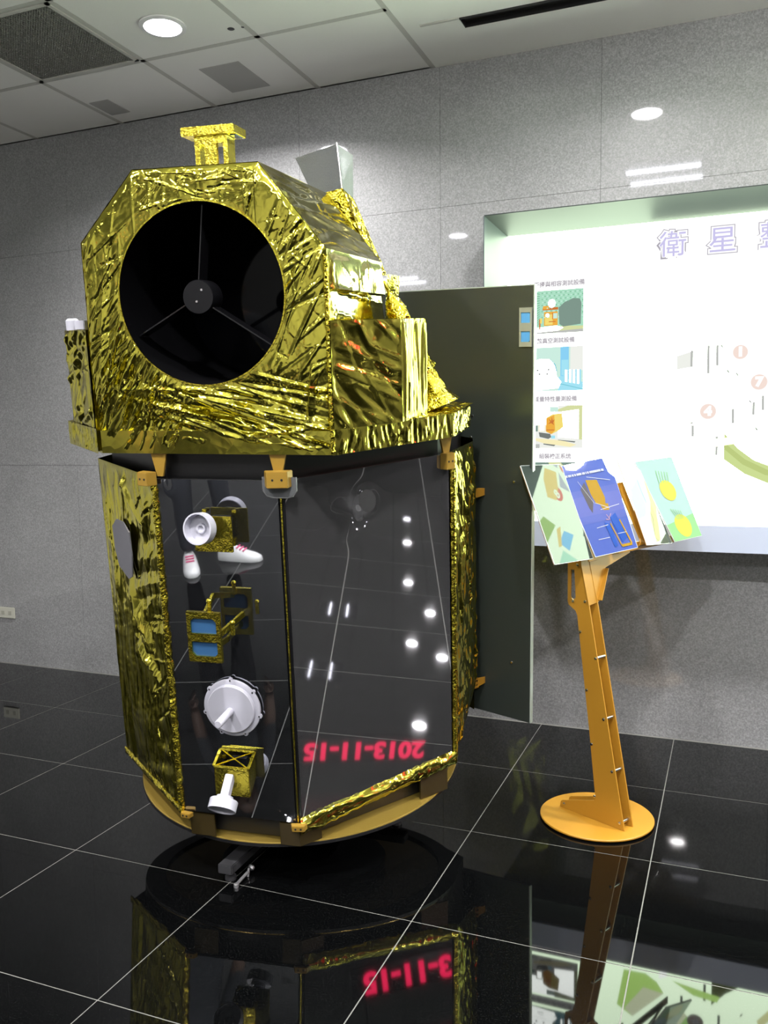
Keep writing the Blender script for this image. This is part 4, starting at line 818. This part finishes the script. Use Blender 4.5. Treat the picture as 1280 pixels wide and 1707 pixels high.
# hinges
def hinge(z, lattice):
    b0 = np.array([0.578, 0.80, z]); tip = onpanel(0.636, z, 0.004); mid = b0*0.35+tip*0.65-pn*0.004
    k = MB()
    hz = 0.017
    if lattice:
        for s in (-1, 0, 1): k.bar(b0+[0, 0, s*hz], mid+[0, 0, s*hz*0.95], (0, 0, 1), 0.005, 0.008)
        for s in (0, 1):
            k.bar(b0+[0, 0, s*hz], mid+[0, 0, (s-1)*hz], (0, 0, 1), 0.0035, 0.007); k.bar(b0+[0, 0, (s-1)*hz], mid+[0, 0, s*hz], (0, 0, 1), 0.0035, 0.007)
    else: k.bar(b0, mid, (0, 0, 1), 2*hz*0.9, 0.010)
    k.loft([[mid+[0, 0, hz]-pn*0.004, mid+[0, 0, -hz]-pn*0.004, mid+[0, 0, -hz]+pn*0.004, mid+[0, 0, hz]+pn*0.004], [tip+[0, 0, hz*0.7]-pn*0.004, tip+[0, 0, -hz*0.8]-pn*0.004, tip+[0, 0, -hz*0.8]+pn*0.003, tip+[0, 0, hz*0.7]+pn*0.003]])
    S('panel_hinge', k, ORANGE, sp)
hinge(0.846, False); hinge(0.121, True)

# ================================================================ STAND under the satellite
std = thing('support_stand', 'low black stand with bar legs and a steel levelling foot under the satellite', 'stand', (-1.44, 2.74, 0))
so = np.array([-1.44, 2.74, 0])
tc = glo((0.0, 0.57, -0.1055))
k = MB(); k.lathe(tc-so, -E3, [(0.30, 0.0005), (0.30, 0.03), (0.18, 0.035)], 48); build('tilt_plate', k, BLACK, std, smooth=40)
k = MB(); k.lathe((tc[0]-so[0], tc[1]-so[1], 0.045), (0, 0, 1), [(0.17, 0), (0.12, 0.10)], 32); build('column', k, BLACK, std, smooth=40)
for an in (-88, 2, 92, 182):
    a_ = math.radians(an); d = np.array([math.cos(a_), math.sin(a_), 0]); k = MB()
    LL = 0.565 if an == -88 else 0.40
    k.bar(d*0.10+[0, 0, 0.045], d*LL+[0, 0, 0.045], (0, 0, 1), 0.03, 0.05); leg = build('leg', k, DARKMET, std, bevel=0.003)
    k = MB(); e = d*(LL-0.035); k.lathe((e[0], e[1], 0.0), (0, 0, 1), [(0.018, 0), (0.018, 0.01), (0.007, 0.013), (0.007, 0.031)], 16); build('levelling_foot', k, DARKMET, leg, smooth=40)
ft = np.array([-1.378, 2.205, 0.0])-so
k = MB(); d = np.array([0.0, 1, 0])*0.05+np.array([0.0, 0, 0.012]); d2 = np.array([-0.02, 0.09, 0])
k.tube(ft+[0, -0.03, 0.008], ft+[0.0, 0.035, 0.014], 0.005); k.lathe(ft+[0.0, -0.033, 0.0], (0, 0, 1), [(0.008, 0), (0.008, 0.010), (0.005, 0.012)], 14); k.lathe(ft+[0.0, 0.05, 0.014], (0.1, 0.7, 0.6), [(0.005, 0), (0.010, 0.004), (0.010, 0.012), (0.005, 0.016)], 14); k.tube(ft+[0, 0.035, 0.0], ft+[0, 0.042, 0.024], 0.004)
build('foot_lever', k, mat('dull_steel', (0.5, 0.5, 0.52), 0.35, 0.8), std, smooth=40, label='steel lever foot lying at the front of the stand')

# ================================================================ DISPLAY STAND
KA = np.array([-0.556, 3.073, 0.0]); KD = np.array([0.8873, -0.4612, 0]); KD /= np.linalg.norm(KD); KH = np.array([-KD[1], KD[0], 0]); KB = np.array([-0.4205, 3.048, 0])
def K(d, h_, z): return KA+KD*d+KH*h_+np.array([0, 0, z])
ks = thing('display_stand', 'orange metal display stand with round base and tilted glossy reading panels before the light box', 'display stand', tuple(KB))
def KO(name, mb, m, parent=None, **kw): return build(name, mb, m, parent or ks, off=KB, **kw)
k = MB(); k.lathe(KB, (0, 0, 1), [(0.185, 0), (0.185, 0.006), (0.199, 0.006), (0.199, 0.010), (0.197, 0.012)], 72); KO('base_disc', k, ORANGE, smooth=30)
PP = [(0.0, 0.0125), (0.004, 0.034), (0.012, 0.040), (0.148, 0.082), (0.155, 0.09), (0.126, 0.328), (0.070, 0.735), (0.062, 0.75), (0.032, 0.768), (0.028, 0.78), (0.027, 0.985), (0.075, 0.985), (0.085, 0.918), (0.120, 0.773), (0.274, 0.0125)]
def plate_with_slot(h0, th_):
    # outline with the grip slot cut out: two loops bridged
    sl = [(0.040, 0.80), (0.044, 0.792), (0.052, 0.789), (0.060, 0.793), (0.062, 0.80), (0.056, 0.895), (0.041, 0.895)]
    me = bpy.data.meshes.new('side_plate'); bm = bmesh.new()
    def loop(pts):
        vs = [bm.verts.new(K(d, h0, z)-KB) for d, z in pts]; return [bm.edges.new((vs[i], vs[(i+1) % len(vs)])) for i in range(len(vs))]
    eds = loop(PP)+loop(sl)
    bmesh.ops.triangle_fill(bm, use_beauty=True, use_dissolve=False, edges=eds)
    r_ = bmesh.ops.extrude_face_region(bm, geom=list(bm.faces))
    for v in [q for q in r_['geom'] if isinstance(q, bmesh.types.BMVert)]: v.co += Vector(KH*th_)
    bmesh.ops.recalc_face_normals(bm, faces=bm.faces); bm.to_mesh(me); bm.free(); me.materials.append(ORANGE)
    o = bpy.data.objects.new('side_plate', me); COL.objects.link(o); o.parent = ks; return o
sp1 = plate_with_slot(0.0, 0.005); sp2 = plate_with_slot(0.050, 0.005)
for d, z in [(0.1505, 0.594), (0.1875, 0.385), (0.2235, 0.208), (0.255, 0.035)]:
    k = MB(); k.tube(K(d, 0.0051, z), K(d, 0.0499, z), 0.006); KO('spacer_rod', k, STEEL, smooth=40)
for d, z in [(0.15, 0.594), (0.186, 0.385), (0.222, 0.208), (0.255, 0.035), (0.084, 0.677), (0.114, 0.474), (0.137, 0.284), (0.070, 0.915), (0.052, 0.783), (0.103, 0.788), (0.019, 0.028), (0.152, 0.098)]:
    k = MB(); k.lathe(K(d, -0.0001, z), -KH, [(0.0055, 0), (0.005, 0.0025), (0.002, 0.0035)], 12); KO('screw_head', k, STEEL, sp1, smooth=40)
# head plate facing the reader, flaring to the right
hd = [(0.118, 0.0, 0.775), (0.1161, 0.063, 0.781), (0.1033, 0.098, 0.8355), (0.0899, 0.138, 0.893), (0.081, 0.305, 0.931), (0.064, 0.30, 0.995), (0.070, 0.0, 0.975)]
k = MB(); k.prism([tuple(K(*q)) for q in hd], tuple(-KD*0.004)); KO('head_plate', k, ORANGE)
k = MB(); k.bar(K(0.1165, 0.0585, 0.786), K(0.09, 0.134, 0.889), KD, 0.03, 0.004); KO('head_flange', k, ORANGE)
# support bars of the leaves
k = MB(); k.bar(K(0.112, 0.03, 0.93), K(-0.04, 0.03, 1.25), KH, 0.05, 0.004); KO('spine_bar', k, ORANGE)
k = MB(); pts = [(0.110, 0.322, 0.958), (0.110, 0.372, 0.962), (0.000, 0.372, 1.190), (-0.004, 0.33, 1.186), (0.0, 0.326, 1.172), (0.003, 0.346, 1.168), (0.098, 0.346, 0.982), (0.108, 0.335, 0.972)]
k.prism([tuple(K(*q)) for q in pts], tuple(-KD*0.006+np.array([0, 0, -0.003]))); KO('handle_bar', k, ORANGE)
k = MB(); k.bar(K(0.102, 0.20, 0.955), K(0.094, 0.60, 0.962), (0, 0, 1), 0.03, 0.004); KO('cross_bar', k, ORANGE)
# leaves
def leafparts(name, c4, outline, prints, base_m, th_=0.004, label=None):
    TL, TR, BR, BL = [np.array(K(*q)) for q in c4]
    n_ = np.cross(TR-TL, BL-TL)+np.cross(BR-BL, BR-TR); n_ /= np.linalg.norm(n_); cc = (TL+TR+BR+BL)/4
    TL, TR, BR, BL = [q-n_*((q-cc)@n_) for q in (TL, TR, BR, BL)]
    if n_ @ KD < 0: n_ = -n_
    f = lambda u, v: TL*(1-u)*(1-v)+TR*u*(1-v)+BR*u*v+BL*(1-u)*v
    k = MB(); k.prism([tuple(f(u, v)) for u, v in outline], tuple(-n_*th_), 0); o = KO(name, k, base_m, label=label)
    k = MB(); k.prism([tuple(f(u, v)-n_*(th_+0.0004)) for u, v in outline], tuple(-n_*0.002)); KO('backing_sheet', k, ORANGE, o)
    for i, (nm, m, polys) in enumerate(prints):
        k = MB()
        for j, pts in enumerate(polys): k.add([tuple(f(u, v)+n_*(0.0005+0.0003*i+0.00002*j)) for u, v in pts], [tuple(range(len(pts)))])
        q_ = KO(nm, k, m, o)
        if len(polys) > 2: q_['kind'] = 'stuff'
    # bright polished edges
    k = MB()
    for a, b in zip(outline, outline[1:]+outline[:1]): k.bar(f(*a)-n_*th_/2, f(*b)-n_*th_/2, n_, th_*0.9, 0.0022)
    KO('polished_edge', k, mat('polished_acrylic', (0.75, 0.80, 0.80), 0.2), o)
    return o
sq = [(0, 0), (1, 0), (1, 1), (0, 1)]
SPT, SPB = (-0.031, 0.0225, 1.264), (0.118, 0.0225, 0.940)
SPT2, SPB2 = (-0.031, 0.0265, 1.2645), (0.118, 0.0265, 0.940)
leafparts('reading_panel', [(-0.022, -0.199, 1.267), (-0.022, 0.0215, 1.267), SPB, (0.120, -0.190, 0.941)], sq, [], ACRY, label='blank glossy left reading panel mirroring the light box')
TRx = (0.012, 0.247, 1.281)
ol = [(0, 0), (0.87, 0), (0.90, 0.16), (1.0, 0.23), (1, 1), (0, 1)]
def lp(*p): return [tuple(q) for q in p]
GOLDPR = mat('print_gold', (0.24, 0.145, 0.012), 0.02); GREYPR = mat('print_grey', (0.06, 0.055, 0.065), 0.02); WHPR = mat('print_white', (0.36, 0.38, 0.42), 0.02); DBLUE = mat('print_blue', (0.015, 0.055, 0.26), 0.02); LILPR = mat('print_lilac', (0.075, 0.09, 0.27), 0.02); PINKPR = mat('print_pink', (0.35, 0.22, 0.25), 0.02)
def ln(u0, v0, u1, v1, wv=0.006):
    dx, dy = u1-u0, v1-v0; l_ = math.hypot(dx, dy); a, b = -dy/l_*wv, dx/l_*wv; return [(u0+a, v0+b), (u1+a, v1+b), (u1-a, v1-b), (u0-a, v0-b)]
strokes = []
rg = np.random.RandomState(2); u = 0.05
while u < 0.80:
    wq = rg.uniform(0.008, 0.02); strokes.append([(u, 0.115), (u+wq, 0.115), (u+wq, 0.14), (u, 0.14)]); u += wq+rg.choice([0.004, 0.004, 0.004, 0.016])
leafparts('reading_panel', [SPT2, TRx, (0.199, 0.186, 0.977), SPB2], ol,
          [('tint_band', mat('print_lilac_soft', (0.062, 0.082, 0.265), 0.02), [[(0.0, 0.30), (1.0, 0.30), (1.0, 0.66), (0.0, 0.66)]]), ('tint_band', LILPR, [[(0.0, 0.37), (1.0, 0.37), (1.0, 0.58), (0.0, 0.58)]]),
           ('picture_grey', GREYPR, [lp((0.24, 0.29), (0.36, 0.22), (0.40, 0.44), (0.30, 0.56), (0.27, 0.5))]),
           ('picture_gold', GOLDPR, [lp((0.40, 0.20), (0.62, 0.22), (0.66, 0.42), (0.62, 0.50), (0.44, 0.47), (0.40, 0.36)), lp((0.50, 0.47), (0.68, 0.49), (0.66, 0.56), (0.54, 0.55))]),
           ('picture_blue', DBLUE, [lp((0.46, 0.68), (0.56, 0.70), (0.58, 0.94), (0.50, 0.95)), lp((0.62, 0.64), (0.76, 0.60), (0.84, 0.88), (0.70, 0.92))]),
           ('picture_gold', GOLDPR, [ln(0.58, 0.70, 0.66, 0.95, 0.012), ln(0.66, 0.95, 0.90, 0.95, 0.014), ln(0.90, 0.95, 0.80, 0.68, 0.014)]),
           ('leader_line', WHPR, [ln(0.24, 0.20, 0.40, 0.46, 0.003), ln(0.44, 0.17, 0.88, 0.25, 0.003), ln(0.42, 0.46, 0.68, 0.54, 0.003), ln(0.48, 0.54, 0.90, 0.52, 0.003), ln(0.26, 0.72, 0.52, 0.71, 0.003), ln(0.20, 0.84, 0.46, 0.84, 0.003), ln(0.66, 0.82, 0.86, 0.82, 0.003)]),
           ('burst', PINKPR, [ln(0.60, 0.64, 0.66, 0.60, 0.004), ln(0.60, 0.66, 0.56, 0.60, 0.004), ln(0.58, 0.66, 0.52, 0.65, 0.004)]),
           ('heading_print', WHPR, strokes)], PRINTB, label='blue printed reading panel with gold satellite pictures')
BT, BB = (-0.032, 0.510, 1.268), (0.114, 0.540, 0.949)
leafparts('reading_panel', [(-0.014, 0.356, 1.276), BT, BB, (0.146, 0.321, 0.964)], [(0, 0), (0.6, 0.02), (1, 0.12), (1, 1), (0, 1), (0.02, 0.25)], [('arc_reflection', mat('reflected_olive', (0.08, 0.085, 0.03), 0.02), [lp((0.62, 0.2), (0.8, 0.45), (0.8, 0.75), (0.5, 0.97), (0.4, 0.92), (0.62, 0.7), (0.6, 0.4))])], mat('pale_print', (0.05, 0.06, 0.058), 0.02), label='pale curved-top reading panel behind the blue one')  # olive arc is the poster's reflection painted onto this panel
GRPR = mat('print_green', (0.16, 0.32, 0.15), 0.02); YEPR = mat('print_yellow', (0.34, 0.33, 0.06), 0.02)
leafparts('reading_panel', [(-0.032, 0.515, 1.268), (-0.010, 0.715, 1.272), (0.168, 0.680, 0.976), (0.114, 0.545, 0.949)], sq,
          [('ground_print', GRPR, [lp((0, 0.80), (1, 0.72), (1, 1), (0, 1))]), ('picture_yellow', YEPR, [disc(0.52, 0.84, 0.26, 0.14, 18)]), ('picture_yellow', YEPR, [disc(0.52, 0.40, 0.22, 0.13, 18)]), ('picture_lines', GRPR, [ln(0.42+0.07*q, 0.14+0.01*q, 0.36+0.07*q, 0.30, 0.008) for q in range(5)]+[ln(0.34+0.07*q, 0.62+0.01*q, 0.42+0.05*q, 0.76, 0.008) for q in range(5)])],
          mat('pale_aqua_print', (0.22, 0.32, 0.31), 0.02), label='pale aqua reading panel with yellow and green pictures, rightmost')

# ================================================================ VISITOR (left behind the viewpoint, legs mirrored in the front panel)
VB_ = np.array([-2.19, -0.37, 0.0]); VF = np.array([0.35, 0.937, 0]); VR = np.array([0.937, -0.35, 0])
def VP(r_, f_, z): return VB_+VR*r_+VF*f_+np.array([0, 0, z])
vis = thing('person', 'person in dark trousers and white sneakers mirrored in the front satellite panel', 'person', tuple(VB_))
TROU = mat('dark_trousers', (0.02, 0.022, 0.03), 0.8); SHIRT = mat('grey_shirt', (0.16, 0.17, 0.19), 0.8); SKIN = mat('skin', (0.48, 0.29, 0.20), 0.5); HAIR = mat('dark_hair', (0.012, 0.010, 0.009), 0.5); SHOE = mat('white_sneaker', (0.75, 0.75, 0.74), 0.5); PINKL = mat('pink_laces', (0.75, 0.10, 0.25), 0.6)
def skinned(name, pts, edges, rad, mats, pick, parent, sub=2):
    me = bpy.data.meshes.new(name); me.from_pydata([tuple(np.array(q)-VB_) for q in pts], edges, []); o = bpy.data.objects.new(name, me); COL.objects.link(o)
    md = o.modifiers.new('skin', 'SKIN'); md.use_smooth_shade = True
    for i, r_ in enumerate(rad): me.skin_vertices[0].data[i].radius = (r_ if isinstance(r_, tuple) else (r_, r_))
    me.skin_vertices[0].data[0].use_root = True
    ms = o.modifiers.new('sub', 'SUBSURF'); ms.levels = sub; ms.render_levels = sub
    dg = bpy.context.evaluated_depsgraph_get(); m2 = bpy.data.meshes.new_from_object(o.evaluated_get(dg)); bpy.data.objects.remove(o)
    m2.materials.clear()
    for m in mats: m2.materials.append(m)
    for p_ in m2.polygons: p_.material_index = pick(p_.center); p_.use_smooth = True
    o2 = bpy.data.objects.new(name, m2); COL.objects.link(o2); o2.parent = parent; return o2
J = [(0, 0, 0.94), (0, 0.01, 1.12), (0, 0, 1.32), (0, -0.01, 1.44), (0, 0.01, 1.50), (0, 0.02, 1.56)]; Rr = [(0.15, 0.11), (0.13, 0.10), (0.15, 0.11), (0.09, 0.075), 0.052, 0.05]
Ed = [(0, 1), (1, 2), (2, 3), (3, 4), (4, 5)]
for sgn in (-1, 1):
    b0 = len(J); J += [(sgn*0.095, 0, 0.86), (sgn*0.105, 0.025, 0.50), (sgn*0.115, -0.02, 0.30), (sgn*0.12, -0.03, 0.09)]; Rr += [0.092, 0.062, 0.060, 0.045]; Ed += [(0, b0), (b0, b0+1), (b0+1, b0+2), (b0+2, b0+3)]
    b0 = len(J); J += [(sgn*0.17, -0.01, 1.40), (sgn*0.225, -0.03, 1.13), (sgn*0.235, 0.06, 0.90)]; Rr += [0.058, 0.042, 0.029]; Ed += [(3, b0), (b0, b0+1), (b0+1, b0+2)]
skinned('body', [VP(*q) for q in J], Ed, Rr, [TROU, SHIRT, SKIN], lambda c: 0 if (c.z < 0.96 and abs(Vector(VR).dot(c)) < 0.19) else (2 if (c.z > 1.475 or (abs(Vector(VR).dot(c)) > 0.17 and c.z < 1.16)) else 1), vis)
k = MB(); hc = VP(0, 0.035, 1.64); rings = []
for a in np.linspace(-1, 1, 15):
    zz = a*0.118; rr = math.sqrt(max(0.0004, 1-a*a)); wd = 0.076*rr*(1.0 if a > -0.2 else 1-0.25*(-0.2-a)); dp = 0.095*rr*(1.0 if a > -0.3 else 1-0.12*(-0.3-a))
    rings.append([hc+VR*wd*math.cos(q)+VF*dp*math.sin(q)+[0, 0, zz] for q in np.linspace(0, 2*math.pi, 24, endpoint=False)])
k.loft(rings); head = build('head', k, SKIN, vis, smooth=180, off=VB_)
k = MB(); k.loft([[hc+VR*w_+VF*0.088+[0, 0, 0.018] for w_ in (-0.008, 0.008)]+[hc+VF*0.092+[0, 0, 0.018]], [hc+VR*w_+VF*0.088+[0, 0, -0.028] for w_ in (-0.016, 0.016)]+[hc+VF*0.116+[0, 0, -0.024]]]); build('nose', k, SKIN, head, smooth=60, off=VB_)
for sgn in (-1, 1):
    k = MB(); k.lathe(hc+VR*sgn*0.070+[0, 0, -0.005], VR*sgn, [(0.024, 0), (0.030, 0.010), (0.018, 0.014)], 14); build('ear', k, SKIN, head, smooth=60, off=VB_)
    k = MB(); k.lathe(hc+VR*sgn*0.030+VF*0.085+[0, 0, 0.006], VF, [(0.012, 0), (0.009, 0.005), (0.003, 0.007)], 12); build('eye', k, mat('eye_white', (0.5, 0.5, 0.5), 0.2), head, smooth=60, off=VB_)
k = MB(); k.bar(hc-VR*0.024+VF*0.086+[0, 0, -0.056], hc+VR*0.024+VF*0.086+[0, 0, -0.056], (0, 0, 1), 0.012, 0.012); build('mouth', k, mat('lips', (0.35, 0.13, 0.11), 0.5), head, off=VB_)
k = MB(); rings = []
for a in np.linspace(-0.45, 1, 12):
    rr = math.sqrt(max(0.0004, 1-a*a)); rings.append([hc-VF*0.012+VR*0.086*rr*math.cos(q)+VF*0.100*rr*(math.sin(q) if a > 0.45 else min(math.sin(q), 0.15))+[0, 0, a*0.132] for q in np.linspace(0, 2*math.pi, 24, endpoint=False)])
k.loft(rings); build('hair', k, HAIR, head, smooth=180, off=VB_)
for sgn in (-1, 1):
    wr = VP(sgn*0.235, 0.065, 0.895); dn = np.array([0, 0, -1.0])*0.93+VF*0.36; pts = [wr, wr+dn*0.05, wr+dn*0.085]; ed = [(0, 1), (1, 2)]; rd = [(0.024, 0.016), (0.036, 0.014), (0.036, 0.013)]
    for q, ln_ in enumerate((0.062, 0.072, 0.068, 0.052)):
        o_ = VF*(0.027-0.018*q); b0 = len(pts); pts += [wr+dn*0.088+o_, wr+dn*(0.088+ln_*0.55)+o_-VR*sgn*0.008, wr+dn*(0.088+ln_)+o_-VR*sgn*0.022]; ed += [(2, b0), (b0, b0+1), (b0+1, b0+2)]; rd += [0.0085, 0.008, 0.0065]
    b0 = len(pts); pts += [wr+dn*0.035+VF*0.036, wr+dn*0.065+VF*0.052-VR*sgn*0.008, wr+dn*0.092+VF*0.050-VR*sgn*0.014]; ed += [(1, b0), (b0, b0+1), (b0+1, b0+2)]; rd += [0.011, 0.009, 0.007]
    skinned('hand', pts, ed, rd, [SKIN], lambda c: 0, vis, 1)
    fd = VF if sgn < 0 else (VR*0.85+VF*0.53); fd = fd/np.linalg.norm(fd); sd = np.array([fd[1], -fd[0], 0]); an = VP(sgn*0.12, -0.03, 0)
    k = MB(); rings = []
    for t_, wd, hh in [(-0.075, 0.020, 0.05), (-0.06, 0.034, 0.085), (0.0, 0.040, 0.095), (0.05, 0.042, 0.085), (0.11, 0.046, 0.058), (0.16, 0.044, 0.046), (0.195, 0.028, 0.034), (0.205, 0.012, 0.022)]:
        c_ = an+fd*t_; rings.append([c_+sd*wd*u_+np.array([0, 0, 0.001+hh*v_]) for u_, v_ in [(-1, 0), (-1.05, 0.25), (-0.9, 0.6), (-0.5, 0.95), (0, 1), (0.5, 0.95), (0.9, 0.6), (1.05, 0.25), (1, 0)]])
    k.loft(rings); sh = build('sneaker', k, SHOE, vis, smooth=60, off=VB_)
    k = MB()
    for t_ in (0.06, 0.08, 0.10): k.bar(an+fd*t_+sd*0.025+[0, 0, 0.088-(t_-0.05)*0.42], an+fd*t_-sd*0.025+[0, 0, 0.088-(t_-0.05)*0.42], (0, 0, 1), 0.006, 0.008)
    build('laces', k, PINKL, sh, off=VB_)['kind'] = 'stuff'
